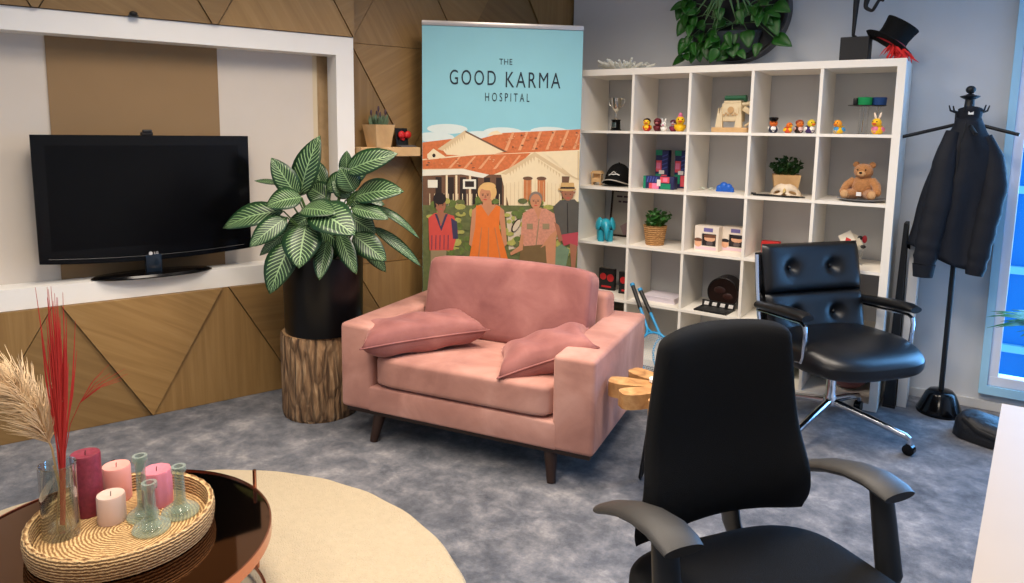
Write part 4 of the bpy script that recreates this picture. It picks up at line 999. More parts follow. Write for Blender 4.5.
for (x, z, dx, dz, l) in ((-.27, .06, -.35, -1, .11), (-.25, -.05, -.5, -.9, .1), (-.24, -.16, -.5, -1, .1), (-.2, -.22, -.1, -1, .1), (-.12, -.24, 0, -1, .08), (.24, -.0, .9, -.5, .10), (.22, -.06, .5, -1, .12), (.25, -.18, .9, -.5, .11), (.2, .05, .5, .3, .09), (.02, -.22, .2, -1, .08), (.1, -.13, .2, -.9, .1)):
    heart(m, V((x, -.2, max(z, -.20))), V((dx, -.25, dz)).normalized(), .085, l*1.15, (.1, -1, .35))
    m2.tube([(0, -.14, -.08), (x*.6, -.19, z*.5), (x, -.2, z)], .0025, 6)
m.done('trailing_foliage', M_greenv, t, solid=.0008, merge='keep')
for i in range(18):
    a = -PI/2+rnd.uniform(-1.2, 1.2); l = rnd.uniform(.14, .26); p0 = V((rnd.uniform(-.04, .04), -.2, .06)); e = p0+V((math.cos(a)*l*1.0, -.05, math.sin(a)*l*.75)); mid = (p0+e)/2+V((0, -.05, .06))
    m2.tube([p0, mid, e], [.006, .007, .001], 6)
m2.done('spider_leaves', mat('leaf_pale_green', (92, 128, 82), .5, var=.3), t)

# statue on a cube
t = thing('statuette', 'slim black dancer statuette on a black cube on the shelving top', 'statue', (1.565, .15, ZT))
m = MB(); m.b2(-.068, .068, -.068, .068, 0, .125, .003); m.done('cube_base', M_blackmat, t, smooth=0)
sk = bpy.data.meshes.new('figure')
pts = [(0, 0, .52), (-.004, 0, .44), (-.014, 0, .32), (-.016, 0, .22), (-.018, 0, .135), (.0, -.02, .13),   # standing leg
       (.05, -.01, .40), (.03, -.01, .275), (.065, -.01, .255), (.095, -.02, .31), (.118, -.02, .30),   # raised bent leg
       (0, 0, .62), (0, 0, .70), (0, 0, .735), (0, 0, .80), (-.07, 0, .70), (-.13, 0, .78), (-.17, 0, .88), (.07, 0, .70), (.13, 0, .66), (.18, 0, .72)]
ed = [(0, 1), (1, 2), (2, 3), (3, 4), (4, 5), (0, 6), (6, 7), (7, 8), (8, 9), (9, 10), (0, 11), (11, 12), (12, 13), (13, 14), (12, 15), (15, 16), (16, 17), (12, 18), (18, 19), (19, 20)]
sk.from_pydata(pts, ed, []); sk.materials.append(M_blackmat)
so = bpy.data.objects.new('figure', sk); COL.objects.link(so); so.parent = t
md = so.modifiers.new('skin', 'SKIN')
rad = [.03, .024, .017, .012, .009, .007, .022, .012, .010, .009, .006, .03, .034, .014, .03, .014, .011, .009, .014, .011, .009]
for i, v in enumerate(sk.skin_vertices[0].data): v.radius = (rad[i], rad[i]); v.use_root = (i == 0)
md2 = so.modifiers.new('sub', 'SUBSURF'); md2.levels = 2; md2.render_levels = 2

# top hat with feathers
t = thing('top_hat', 'black top hat with red band and red feathers tilted on the shelving corner', 'hat', (1.712, .14, ZT+.078), 0, rot=(R(-6), R(31), R(-4)))
m = MB()
m.lathe([(.078, 0), (.076, .02), (.074, .06), (.079, .10), (.084, .122), (.082, .126), (0, .128)], n=40, fn=lambda q, a: V((q.x, q.y*1.12, q.z))); m.done('crown', M_blackfab, t)
m = MB(); m.lathe([(.076, -.002), (.105, -.004), (.122, .008), (.128, .012), (.126, .015), (.105, .002), (.076, .006)], n=40, fn=lambda q, a: V((q.x, q.y*1.1, q.z+.014*abs(math.sin(a))**2)), caps=False); m.done('brim', M_blackfab, t)
m = MB(); m.lathe([(.0785, .004), (.0795, .006), (.0775, .034), (.0765, .034)], n=40, fn=lambda q, a: V((q.x, q.y*1.12, q.z)), caps=False); m.done('hat_band', C_('sequin_red', 196, 30, 40, .45, bump=.5, bscale=300), t)
m = MB(); rnd = random.Random(3)
for i in range(90):
    p0 = V((.085+rnd.uniform(-.06, .02), -.07+rnd.uniform(-.01, .03), .012)); a = rnd.uniform(-2.6, -.5)
    dirw = V((math.cos(a)*.8, rnd.uniform(-.5, -.1), math.sin(a))).normalized()
    dl = rotm(-6, 31, -4).inverted() @ dirw; l = rnd.uniform(.03, .095)
    m.leaf(p0, p0+dl*l, .010, (rnd.uniform(-1, 1), -1, rnd.uniform(-1, 1)), .12, .1, n=4)
m.done('feathers', C_('feather_red', 214, 40, 40, .8), t, merge='keep')

# ------------------------------------------------------------------ boards beside the shelving
t = thing('folded_board', 'tall narrow black board standing between the shelving and the white board', 'board', (1.862, .12, 0))
m = MB(); m.prism([(-.028, 0, 0), (.028, 0, 0), (.014, .0, .99), (-.004, .0, .99)], (0, .13, 0)); m.done('panel', M_blackmat, t, smooth=0)
m = MB(); m.b2(-.03, .03, -.006, .12, 0, .012); m.done('foot_rail', M_blackpl, t, smooth=0)
t = thing('white_board', 'white panel standing on edge against the wall beside the black board', 'board', (1.917, .17, 0))
m = MB(); m.b2(-.022, .022, 0, .20, 0, .975, .002); m.done('panel', M_white, t, smooth=0)
m = MB(); m.b2(-.023, .023, -.002, .004, 0, .975, .001); m.done('edge_band', mat('edge_band_white', (214, 212, 208), .5), t, smooth=0)

# ------------------------------------------------------------------ coat rack with jacket
CR = V((2.09, .20, 0))
t = thing('coat_rack', 'black metal coat stand with a heavy domed foot by the window', 'coat rack', CR)
m = MB(); m.lathe([(.105, 0), (.108, .012), (.10, .03), (.07, .105), (.055, .122), (.02, .128)], n=44); m.done('foot', M_gloss, t)
m = MB(); m.cyl((0, 0, .12), (0, 0, 1.60), .0125, n=16); m.done('pole', M_blackmat, t)
m = MB(); m.lathe([(.014, 1.55), (.03, 1.552), (.034, 1.565), (.022, 1.585), (.02, 1.62), (.042, 1.632), (.044, 1.637), (.02, 1.643), (.012, 1.648)], n=28); m.ball((0, 0, 1.668), (.022, .022, .020)); m.done('finial', M_blackmat, t)
for k in range(6):
    a = R(20+60*k); d = V((math.cos(a), math.sin(a), 0))
    m = MB(); m.tube([d*.02+V((0, 0, 1.57)), d*.055+V((0, 0, 1.556)), d*.082+V((0, 0, 1.566)), d*.09+V((0, 0, 1.592))], [.006, .006, .005, .003], 8); m.done('hook', M_blackmat, t)
for a, al in ((R(190), .32), (R(-8), .215), (R(-80), .215)):
    d = V((math.cos(a), math.sin(a), 0))
    m = MB(); m.tube([d*.012+V((0, 0, 1.485)), d*.05+V((0, 0, 1.497)), d*al+V((0, 0, 1.497-.28*(al-.05)))], [.009, .009, .009], 10); m.tube([d*.05+V((0, 0, 1.495)), d*.05+V((0, 0, 1.56))], .007, 8); m.done('coat_arm', M_blackmat, t)
# jacket
t = thing('jacket', 'dark navy jacket hanging from the coat stand', 'jacket', CR+V((.004, -.035, 0)), R(8)); t.scale = (.92, .92, 1)
def jk(u, v):
    # u around, v from collar (0) to hem (1)
    def lerp_(tab):
        for k in range(len(tab)-1):
            if v <= tab[k+1][0]: w = (v-tab[k][0])/(tab[k+1][0]-tab[k][0]); return tab[k][1]*(1-w)+tab[k+1][1]*w
        return tab[-1][1]
    z = 1.53-.70*v
    lx = lerp_([(0, -.055), (.08, -.075), (.2, -.13), (.4, -.155), (.7, -.205), (1, -.245)]); rx = lerp_([(0, .055), (.1, .085), (.22, .14), (.34, .165), (.6, .145), (.8, .125), (1, .115)])
    cx = (lx+rx)/2; hx = (rx-lx)/2; dep = lerp_([(0, .045), (.2, .075), (.6, .085), (1, .10)])
    a = u*2*PI
    fold = 1+(.03+.13*v)*math.sin(4*a+3*v+1)+.10*math.sin(9*a-5*v)*v*math.sin(a)**2+.05*noise.noise(V((math.cos(a)*2, math.sin(a)*2, v*6)))
    hem = .025*math.sin(2*a+.6)*v*v - .035*math.cos(a)*v*v
    return V((cx+hx*math.cos(a)*(1+.04*math.sin(9*v+a)), dep*math.sin(a)*fold, z+hem))
m = MB(); m.grid(jk, 64, 30, wrapu=True); m.done('body', M_jacket, t, smooth=80, solid=.004)
def sleeve(pts, rs, name):
    m = MB(); P = [V(p) for p in pts]; n = 26; full = []; rr = []
    for i in range(n+1):
        f = i/n*(len(P)-1); k = min(int(f), len(P)-2); w = f-k; full.append(P[k].lerp(P[k+1], w)); r = rs[k]*(1-w)+rs[k+1]*w; wr = 1+.08*math.sin(i*1.9)*(i/n)
        rr.append((r*wr, r*.72*wr))
    m.tube(full, rr, 18, flat=(0, -1, .2)); return m.done(name, M_jacket, t, smooth=80)
sleeve([(-.07, -.035, 1.46), (-.10, -.06, 1.32), (-.115, -.085, 1.12), (-.145, -.095, .92), (-.155, -.10, .80)], [.035, .055, .062, .060, .054], 'sleeve')
sleeve([(.08, -.02, 1.44), (.125, -.03, 1.33), (.14, -.05, 1.20), (.115, -.06, 1.02), (.095, -.065, .86), (.085, -.065, .76)], [.03, .05, .058, .056, .052, .044], 'sleeve')
m = MB(); m.tube([(-.155, -.10, .80), (-.155, -.10, .735)], [(.056, .042), (.048, .036)], 18, flat=(0, -1, .2)); m.done('cuff', M_jacket, t, smooth=60)
def col_(u, v):
    a = R(200)+u*R(320)
    return V((math.cos(a)*(.050+.008*v), -.005+math.sin(a)*(.036+.01*v), 1.505+.06*v-.02*math.sin(a)*v))
m = MB(); m.grid(col_, 24, 5); m.done('collar', M_jacket, t, smooth=80, solid=.006)
m = MB(); m.tube([jk(.70, .03+.94*i/14)+V((0, -.004, 0)) for i in range(15)], .0035, 6); m.done('zip', M_blackpl, t)
m = MB(); m.b2(-.012, .012, -.05, -.046, 1.545, 1.56); m.done('collar_label', M_wht, t, smooth=0)

# bag on the floor
t = thing('soft_bag', 'slumped black bag on the carpet below the window', 'bag', (2.325, -.06, 0), R(-14))
def bagf(u, v):
    a = u*2*PI; th = v*PI/2; r = math.cos(th)**.55; z = .105*math.sin(th)**.7
    k = 1+.06*noise.noise(V((math.cos(a)*3, math.sin(a)*3, v*4)))
    return V((.17*r*math.copysign(abs(math.cos(a))**.7, math.cos(a))*k, .11*r*math.copysign(abs(math.sin(a))**.7, math.sin(a))*k, .004+z*(1-.3*r*math.cos(a))*(1+.10*noise.noise(V((math.cos(a)*r*3, math.sin(a)*r*3, 4))))))
m = MB(); m.grid(bagf, 40, 14, wrapu=True); m.lathe([(0, .004), (.12, .004)], n=20, caps=False); m.done('bag_body', mat('bag_nylon', (19, 20, 25), .55, bump=.4, bscale=40), t, smooth=80)
m = MB(); m.tube([(-.12, -.08, .10), (-.05, -.115, .07), (.05, -.118, .05), (.14, -.09, .03)], [(.012, .003)]*4, 8, flat=(0, -1, 0)); m.done('strap', M_blackpl, t)
m = MB(); m.b2(.06, .09, -.125, -.118, .04, .07, .003); m.done('buckle', C_('buckle_grey', 120, 120, 124, .3), t)

# palm at the window
t = thing('palm_plant', 'green palm whose narrow leaves reach in front of the window pane', 'plant', (2.62, .10, 0))
m = MB(); m.lathe([(.10, 0), (.11, .01), (.14, .24), (.135, .245), (.125, .22), (0, .215)], n=36); m.done('pot', C_('pot_grey', 150, 150, 150), t)
m = MB(); m2 = MB(); rnd = random.Random(21)
for i in range(9):
    a = 2*PI*i/9+.4; d = V((math.cos(a), math.sin(a)*.6, 0)); top = V((0, 0, .22))+d*.12+V((0, 0, .26+.12*rnd.random())); m2.tube([(0, 0, .2), top*.6+V((0, 0, .1)), top], [.005, .004, .003], 6)
    for k in range(7):
        b = a+(k-3)*.32; e = V((math.cos(b), math.sin(b)*.5, .25-.12*abs(k-3))); m.leaf(top, top+e*rnd.uniform(.2, .29), .022, (0, -.3, 1), .10, .25, n=7)
m.done('fronds', mat('palm_green', (38, 104, 62), .4, var=.3), t, merge='keep', solid=.0008); m2.done('stalks', M_stem, t)

# ------------------------------------------------------------------ sofa
SA = R(8.8)
t = thing('loveseat', 'pink velvet loveseat with wide square arms and dark tapered legs', 'sofa', (-.25, -1.785, 0), SA)
SW, SD = 1.228, .79
m = MB()
m.b2(0, .172, .0, SD+.03, .15, .55, .020, 4); m.b2(1.050, SW, .0, SD+.03, .15, .55, .020, 4)
m.b2(.15, 1.072, .0, SD-.03, .15, .27, .012, 3)
m.done('upholstered_frame', M_velvet, t, smooth=50)
m = MB(); m.box((SW/2, .70, .41), (.93, .14, .50), rotm(-6), .03, 4); m.done('backrest', M_velvet, t, smooth=50)
m = MB(); m.b2(.02, SW-.02, .02, SD-.03, .128, .152, .003); m.done('plinth', M_dkwood, t, smooth=0)
def seatf(mb, x0, x1, y0, y1, z0, z1):
    cx, cy, cz = (x0+x1)/2, (y0+y1)/2, (z0+z1)/2; hx, hy, hz = (x1-x0)/2, (y1-y0)/2, (z1-z0)/2
    n0 = len(mb.bm.verts); r = bmesh.ops.create_cube(mb.bm, size=2); bmesh.ops.subdivide_edges(mb.bm, edges=list({e for v in r['verts'] for e in v.link_edges}), cuts=11, use_grid_fill=True)
    mb.bm.verts.ensure_lookup_table()
    for v in mb.bm.verts[n0:] if n0 else mb.bm.verts:
        x, y, z = v.co; p = 13
        def sq(a, b, c, ea): # superellipse rounding
            return a
        l = (abs(x)**p+abs(y)**p+abs(z)**p)**(1/p); x, y, z = x/l, y/l, z/l
        l2 = 1
        bul = (1-x*x)*(1-y*y)
        v.co = V((cx+hx*x, cy+hy*y, cz+hz*z*(1+.10*bul) + (.004*noise.noise(V((x*3, y*3, 1))) if z > .3 else 0)))
m = MB(); seatf(m, .176, 1.046, -.006, .64, .275, .418); m.done('seat_cushion', M_velvet, t, smooth=80)
m = MB(); seatf(m, -.43, .43, -.085, .085, -.19, .19)
bmesh.ops.transform(m.bm, matrix=Matrix.Translation((.612, .535, .60)) @ Matrix.Rotation(R(-13), 4, 'X'), verts=m.bm.verts); m.done('back_cushion', M_velvet2, t, smooth=80)
for (x, y, dx, dy) in ((.185, .05, -.035, -.03), (1.03, .05, .035, -.03), (.185, .68, -.035, .03), (1.03, .68, .035, .03)):
    m = MB(); m.tube([(x, y, .13), (x+dx*.5, y+dy, .0)], [.029, .018], 14); m.done('leg', M_dkwood, t)
SM = Matrix.Translation((-.25, -1.785, 0)) @ Matrix.Rotation(SA, 4, 'Z')
def pillow(label, c, e1, e2, w, h, th):
    c, e1, e2 = V(c), V(e1).normalized(), V(e2); e2 = (e2-e1*e2.dot(e1)).normalized(); e3 = e1.cross(e2)
    Mx = Matrix.Translation(c) @ Matrix((e1, e2, e3)).transposed().to_4x4()
    m = MB(); m.cushion(w, h, th, Matrix(), .46, 22, .15)
    o = m.done('throw_pillow', M_velvet2, smooth=80); o.matrix_world = SM @ Mx
    m = MB(); q = []
    for (x0, y0, x1, y1) in ((-1, -1, 1, -1), (1, -1, 1, 1), (1, 1, -1, 1), (-1, 1, -1, -1)):
        for i in range(14):
            x = x0+(x1-x0)*i/14; y = y0+(y1-y0)*i/14; q.append(V((x*(1-.15*(1-y*y)*abs(x)**3)*w/2, y*(1-.15*(1-x*x)*abs(y)**3)*h/2, 0)))
    m.tube(q+[q[0]], .004, 6); m.done('piping', M_velvet2, o)
    return tag(o, label, 'cushion', 'pink throw cushions on the sofa')
pillow('pink velvet scatter cushion lying against the left arm of the sofa', (.305, .195, .495), (.42, .44, .03), (-.70, .62, -.03), .60, .29, .150)
pillow('pink velvet scatter cushion tucked against the right arm of the sofa', (.928, .235, .480), (.55, .26, .20), (-.25, .85, .0), .44, .36, .145)

# ------------------------------------------------------------------ wooden side table, rackets
t = thing('side_table', 'rough teak slab side table on black hairpin legs beside the sofa', 'side table', (1.235, -1.372, 0))
m = MB(); rnd = random.Random(6); outl = []
lobes = [(0, .24, .12), (40, .23, .10), (82, .25, .12), (125, .22, .10), (160, .27, .09), (196, .29, .08), (226, .26, .08), (262, .22, .12), (305, .25, .12), (335, .22, .08)]
nseg = 160
for i in range(nseg):
    a = 360*i/nseg; r = .13
    for la, lr, lw in lobes:
        d = abs((a-la+180) % 360-180); r = max(r, .13+(lr-.13)*max(0, 1-(d/15)**4)) if d < 15 else r
    r *= 1+.03*noise.noise(V((i*.3, 1, 0))); outl.append((r*math.cos(R(a)), r*math.sin(R(a))))
m.prism([(x, y, .375) for x, y in outl], (0, 0, .06))
M_teak = wood_mat('teak_root', [(128, 86, 48), (178, 130, 80), (208, 166, 112)], uv=False, su=18, sv=18, bump=.4)
m.done('slab', M_teak, t, smooth=30)
for a in (182, 305, 62):
    d = V((math.cos(R(a)), math.sin(R(a)), 0)); s_ = V((-d.y, d.x, 0))
    m = MB(); m.tube([d*.10+s_*.055+V((0, 0, .376)), d*.155+s_*.014+V((0, 0, .02)), d*.158+V((0, 0, .007)), d*.155-s_*.014+V((0, 0, .02)), d*.10-s_*.055+V((0, 0, .376))], .006, 8); m.done('hairpin_leg', M_blackmat, t)
m = MB(); m.lathe([(.026, 0), (.03, .004), (.03, .016), (.02, .02), (0, .021)], n=24); m.mi = 1; m.lathe([(.012, .021), (.013, .03), (0, .031)], n=16)
o = m.done('white_candle_holder', [M_wht, C_('wax_white', 236, 232, 224)]); solo(o, 'small white tealight cup on the teak side table', 'candle', (1.13, -1.375, .435))
def racket(label, top, bot, roll):
    top, bot = V(top), V(bot); d = (bot-top); ln = d.length; d.normalize()
    side = d.cross(V((.3, -1, .2))).normalized(); 
    t = thing('toy_racket', label, 'racket', bot, 0, 'blue toy rackets behind the sofa')
    o_ = -ln
    P = lambda k, s_=0: d*(k-ln)+side*s_
    m = MB(); m.tube([P(0), P(.16)], [.0125, .0125], 12); m.done('grip', M_blackpl, t)
    m = MB(); m.tube([P(-.012), P(.006)], .0145, 12); m.done('grip_end', C_('racket_blue', 40, 150, 206, .4), t)
    m = MB(); m.tube([P(.16), P(.30)], [.009, .008], 10); m.tube([P(.30), P(.34, .02)], .007, 8); m.tube([P(.30), P(.34, -.02)], .007, 8)
    hl = ln-.33; cx = .33+hl/2; m.tube([P(cx-hl/2*math.cos(q), .10*math.sin(q)) for q in [2*PI*i/36 for i in range(37)]], .007, 8); m.done('frame', C_('racket_blue', 40, 150, 206, .4), t)
    m = MB()
    for i in range(-9, 10):
        xx = i*.0105; k = math.sqrt(max(0, 1-(xx/.10)**2))*hl/2; m.tube([P(cx-k, xx), P(cx+k, xx)], .0010, 4, caps=False)
    for i in range(-12, 13):
        yy = i/13*hl/2; k = .10*math.sqrt(max(0, 1-(yy/(hl/2))**2)); m.tube([P(cx+yy, -k), P(cx+yy, k)], .0010, 4, caps=False)
    m.done('strings', C_('string_white', 216, 222, 226), t)
racket('blue toy racket with black grip, left one leaning on the shelving', (.44, -.03, .50), (.80, -.33, .02), 0)
racket('blue toy racket with black grip, right one leaning on the shelving', (.49, -.025, .475), (.87, -.27, .02), 0)

# ------------------------------------------------------------------ rug, coffee table and its tray
m = MB(); m.lathe([(0, 0), (1.03, 0), (1.035, .008), (1.025, .018), (.98, .02), (0, .02)], n=160, fn=lambda q, a: V((q.x*(1+.003*math.sin(a*37)), q.y*(1+.003*math.sin(a*29)), q.z)))
o = m.done('round_rug', M_rug); solo(o, 'round beige woollen rug under the coffee table', 'rug', (.24, -3.14, .001))
TC = V((.235, -3.075, 0)); TZ = .30
t = thing('coffee_table', 'round coffee table with bronze mirror top and copper rim', 'coffee table', TC+V((0, 0, .02)))
tz = TZ-.02; TR = .412
m = MB(); m.lathe([(0, tz-.008), (TR-.004, tz-.008), (TR-.004, tz), (0, tz)], n=96); m.done('mirror_top', M_mirror, t, smooth=20)
m = MB(); m.lathe([(TR-.005, tz-.03), (TR, tz-.03), (TR, tz+.004), (TR-.005, tz+.004), (TR-.005, tz-.03)], n=128, caps=False); m.done('rim', M_copper, t, smooth=30)
for a in (82, 152, 222, 352, 292):
    d = V((math.cos(R(a)), math.sin(R(a)), 0))
    m = MB(); m.cyl(d*(TR+.006), d*(TR+.006)+V((0, 0, tz+.055)), .006, n=12); m.done('leg', M_copper, t)
m = MB(); m.tube([V(((TR-.02)*math.cos(R(q*5)), (TR-.02)*math.sin(R(q*5)), .03)) for q in range(73)], .005, 8)
for a in (82, 152, 222, 352, 292):
    d = V((math.cos(R(a)), math.sin(R(a)), 0)); m.tube([d*(TR-.02)+V((0, 0, .03)), d*(TR+.006)+V((0, 0, .03))], .004, 8)
m.done('foot_ring', M_copper, t)
# tray
TRC = V((.212, -3.032, TZ)); tr = .235
t = thing('wicker_tray', 'round woven seagrass tray on the mirrored coffee table', 'tray', TRC)
m = MB(); m.lathe([(0, 0), (tr-.015, 0), (tr-.015, .014), (0, .014)], n=72); m.done('tray_base', M_weaver, t)
def wv(q, a):
    k = 1+.003*math.sin(a*70+q.z*300); return V((q.x*k, q.y*k, q.z+.0015*math.sin(a*35)*(q.z > .05)))
m = MB(); m.lathe([(tr-.02, .0), (tr-.004, .003), (tr, .02), (tr+.002, .045), (tr, .062), (tr-.006, .068), (tr-.015, .064), (tr-.018, .045), (tr-.02, .014)], n=140, fn=wv, caps=False); m.done('tray_wall', weave_mat('seagrass_fine', (118, 84, 46), (214, 178, 126), sx=105, sz=90), t)
tzz = TZ+.0145
def candle(label, x, y, r, h, mt, wavy=False):
    t = thing('pillar_candle', label, 'candle', (x, y, tzz), 0, 'candles on the tray')
    fn = (lambda q, a: V((q.x*(1+.03*math.sin(a*9)), q.y*(1+.03*math.sin(a*9)), q.z))) if wavy else None
    m = MB(); m.lathe([(r*.97, 0), (r, .004), (r, h-.006), (r*.95, h), (r*.75, h-.001), (r*.5, h-.005), (0, h-.006)], n=54, fn=fn); m.done('wax', mt, t)
    m = MB(); m.tube([(0, 0, h-.007), (.001, 0, h+.004), (.003, 0, h+.009)], .0012, 6); m.done('wick', C_('wick', 60, 48, 40, .9), t)
candle('tall burgundy pillar candle on the woven tray', .049, -3.046, .039, .182, mat('wax_burgundy', (128, 46, 62), .55, var=.5, vscale=90, bump=.2))
candle('smooth light pink pillar candle behind the short white one', .039, -2.957, .039, .106, mat('wax_pink', (228, 158, 146), .5))
candle('short off-white pillar candle in front of the pink one', .146, -3.03, .037, .080, mat('wax_greywhite', (208, 180, 166), .55))
candle('short ridged rose candle between the glass holders', .165, -2.905, .041, .108, mat('wax_rose', (208, 122, 136), .55), True)
def holder(label, x, y, h, r):
    t = thing('glass_candle_holder', label, 'candle holder', (x, y, tzz), 0, 'glass candle holders on the tray')
    p = [(r*.6, 0), (r*.95, .001), (r, .006), (r*.95, .013), (r*.6, .026), (r*.36, .036), (r*.30, .044), (.0135, h*.8), (.0145, h-.022), (.020, h-.016), (.021, h-.008), (.02, h), (.012, h), (.0105, h-.02), (.0095, .05), (r*.5, .012), (0, .009)]
    m = MB(); m.lathe(p, n=40); m.done('glass', M_holder, t)
holder('tallest greenish glass candle holder, behind the front one', .203, -2.972, .188, .043)
holder('greenish glass candle holder nearest the tray front', .283, -2.993, .14, .050)
holder('greenish glass candle holder at the right, by the ridged rose candle', .270, -2.898, .145, .052)
# vase
t = thing('glass_vase', 'clear glass cylinder vase holding dried grasses on the tray', 'vase', (.104, -3.144, tzz))
m = MB(); r = .046; m.lathe([(r*.98, 0), (r, .004), (r, .205), (r-.003, .207), (r-.005, .204), (r-.005, .022), (0, .018)], n=48); m.done('glass', M_vase, t)
vx = V((.104, -3.144, tzz))
# pampas plume (to the left) and red grass: own things standing in the vase
ca, sa_ = math.cos(yaw), math.sin(yaw)
def vl(x, y, z): return V((x*ca-y*sa_, x*sa_+y*ca, z))
t = thing('pampas_grass', 'fluffy beige pampas plume arching left out of the vase', 'dried grass', vx)
axis = [vl(.012, 0, .02), vl(.0, 0, .16), vl(-.010, 0, .25), vl(-.04, 0, .33), vl(-.095, -.01, .42), vl(-.165, -.02, .475), vl(-.26, -.03, .48)]
m = MB(); m.tube(axis, [.0025]*4+[.002, .0015, .001], 6); m.tube([vl(.02, .01, .02), vl(-.01, .0, .2)], .002, 6); m.tube([vl(-.02, .01, .02), vl(.01, .0, .2)], .002, 6); m.done('stalk', C_('straw_stalk', 176, 148, 104), t)
m = MB(); rnd = random.Random(14)
def ax(f):
    f = f*(len(axis)-1); k = min(int(f), len(axis)-2); return axis[k].lerp(axis[k+1], f-k), (axis[k+1]-axis[k]).normalized()
for i in range(1500):
    f = rnd.uniform(.36, 1); p, d = ax(f); b = V((rnd.gauss(0, 1), rnd.gauss(0, 1), rnd.gauss(0, 1))).normalized(); l = rnd.uniform(.06, .15)*(1.15-.35*f)
    e = p+(d*1.1+b*.75).normalized()*l; mid = p.lerp(e, .5)+b*.010+V((0, 0, .006)); e.z -= .018
    m.tube([p, mid, e], [.0011, .0012, .0003], 3, caps=False)
m.done('plume', C_('plume_beige', 214, 186, 146, .9), t); 
t = thing('red_grass', 'bright red dried grass bundle standing upright in the vase', 'dried grass', vx)
m = MB(); rnd = random.Random(15)
for i in range(46):
    b = vl(.006+rnd.uniform(-.006, .006), rnd.uniform(-.006, .006), .03); kx_ = rnd.gauss(0, .010); top = rnd.uniform(.46, .70)
    e = vl(.026+kx_*1.6, rnd.uniform(-.02, .02), top); mid = vl(.018+kx_*.3, rnd.uniform(-.01, .01), .25)
    q = mid.lerp(e, .55)+vl(kx_*.2, 0, 0)
    m.tube([b, mid, q, e], [.0012, .0022, .0022, .0005], 4, caps=False)
for i in range(8):
    e = vl(.16+rnd.uniform(-.03, .05), rnd.uniform(-.03, .03), .455+rnd.uniform(-.02, .03)); m.tube([vl(.012, 0, .1), vl(.026, 0, .24), vl(.045, 0, .32), vl(.075, 0, .38), vl(.075, 0, .38).lerp(e, .5)+V((0, 0, .012)), e], [.0012, .0013, .0012, .0011, .0009, .0004], 4, caps=False)
m.done('blades', C_('grass_red', 178, 42, 36, .7), t)

# ------------------------------------------------------------------ leather chair
t = thing('leather_chair', 'black buttoned leather swivel chair with chrome four-star base', 'office chair', (1.640, -.368, 0), R(-39.5))
# local: +x faces forward, y to the sitter's left
m = MB()
for k in range(4):
    a = R(25+90*k); d = V((math.cos(a), math.sin(a), 0)); m.tube([d*.02+V((0, 0, .145)), d*.20+V((0, 0, .115)), d*.345+V((0, 0, .085)), d*.365+V((0, 0, .075))], [.019, .0165, .015, .012], 12)
    m.tube([d*.362+V((0, 0, .082)), d*.37+V((0, 0, .04))], .011, 10)
m.lathe([(.03, .125), (.032, .13), (.03, .17), (.022, .18), (.022, .36)], n=24); m.done('star_base', M_chrome, t)
for k in range(4):
    a = R(25+90*k); d = V((math.cos(a), math.sin(a), 0)); s_ = V((-d.y, d.x, 0)); c = d*.366+V((0, 0, .026))
    m = MB(); m.tube([c-s_*.016, c+s_*.016], .0255, 18); m.done('caster', M_gloss, t)
m = MB(); m.b2(-.13, .15, -.13, .13, .345, .372, .008); m.done('seat_plate', M_blackpl, t)
def eseat(u, v):
    # closed rounded pad
    a = u*2*PI; th = (v-.5)*PI
    ca_, sa2 = math.cos(a), math.sin(a)
    sx = math.copysign(abs(ca_)**.62, ca_); sy = math.copysign(abs(sa2)**.62, sa2)
    r = math.cos(th)**.24 if abs(v-.5) < .4999 else 0
    x = .055+.285*sx*r*(1.04 if ca_ > 0 else .95); y = .305*sy*r*(1-.10*max(0, -ca_)); z = .422+.07*math.copysign(abs(math.sin(th))**.6, math.sin(th))
    if math.sin(th) > 0: z += .016*(1-r*r)*1 - .03*max(0, x-.14)/.16
    return V((x, y, z))
m = MB(); m.grid(eseat, 48, 20, wrapu=True); m.done('seat', M_leather, t, smooth=80)
def epad(zc, h, lean, xo, btn=2, w=.53, thk=.10):
    m = MB(); n0 = 0
    rot = Matrix.Translation((xo, 0, zc)) @ Matrix.Rotation(R(lean), 4, 'Y')
    bt = [(-.125, .0), (.125, .0)]
    def side(sg):
        def fn(u, v):
            y = (u*2-1); z = (v*2-1); k = ((1-abs(y)**7)*(1-abs(z)**5)); k = max(k, 0)**.5
            x = sg*thk/2*k
            if sg > 0:
                for (by, bz_) in bt:
                    d2 = ((y*w/2-by)**2+(z*h/2-bz_)**2); x -= .034*math.exp(-d2/.0012)+.012*math.exp(-d2/.008)
            curve = .035*(y*y)
            return rot @ V((x+curve, y*w/2, z*h/2))
        return fn
    m.grid(side(1), 40, 26); f = side(-1); m.grid(lambda u, v: f(1-u, v), 40, 12)
    o = m.done('back_pad', M_leather, t, smooth=80)
    m = MB()
    for by, bz_ in bt: m.ball(rot @ V((thk/2-.040+.035*(by/(w/2))**2, by, bz_)), .010, n=12, m=8)
    m.done('button', M_leather, o)
epad(.545, .22, -12, -.175, w=.575); epad(.772, .245, -12, -.223, w=.575)
for sg in (-1, 1):
    m = MB(); m.tube([(-.15, sg*.285, .42), (-.178, sg*.296, .55), (-.205, sg*.296, .70), (-.228, sg*.292, .845)], [(.006, .022)]*4, 10, flat=(0, 1, 0)); m.done('back_rail', M_chrome, t)
m = MB(); m.box((-.238, 0, .66), (.012, .55, .38), rotm(0, -12), .004); m.done('back_shell', M_blackpl, t)
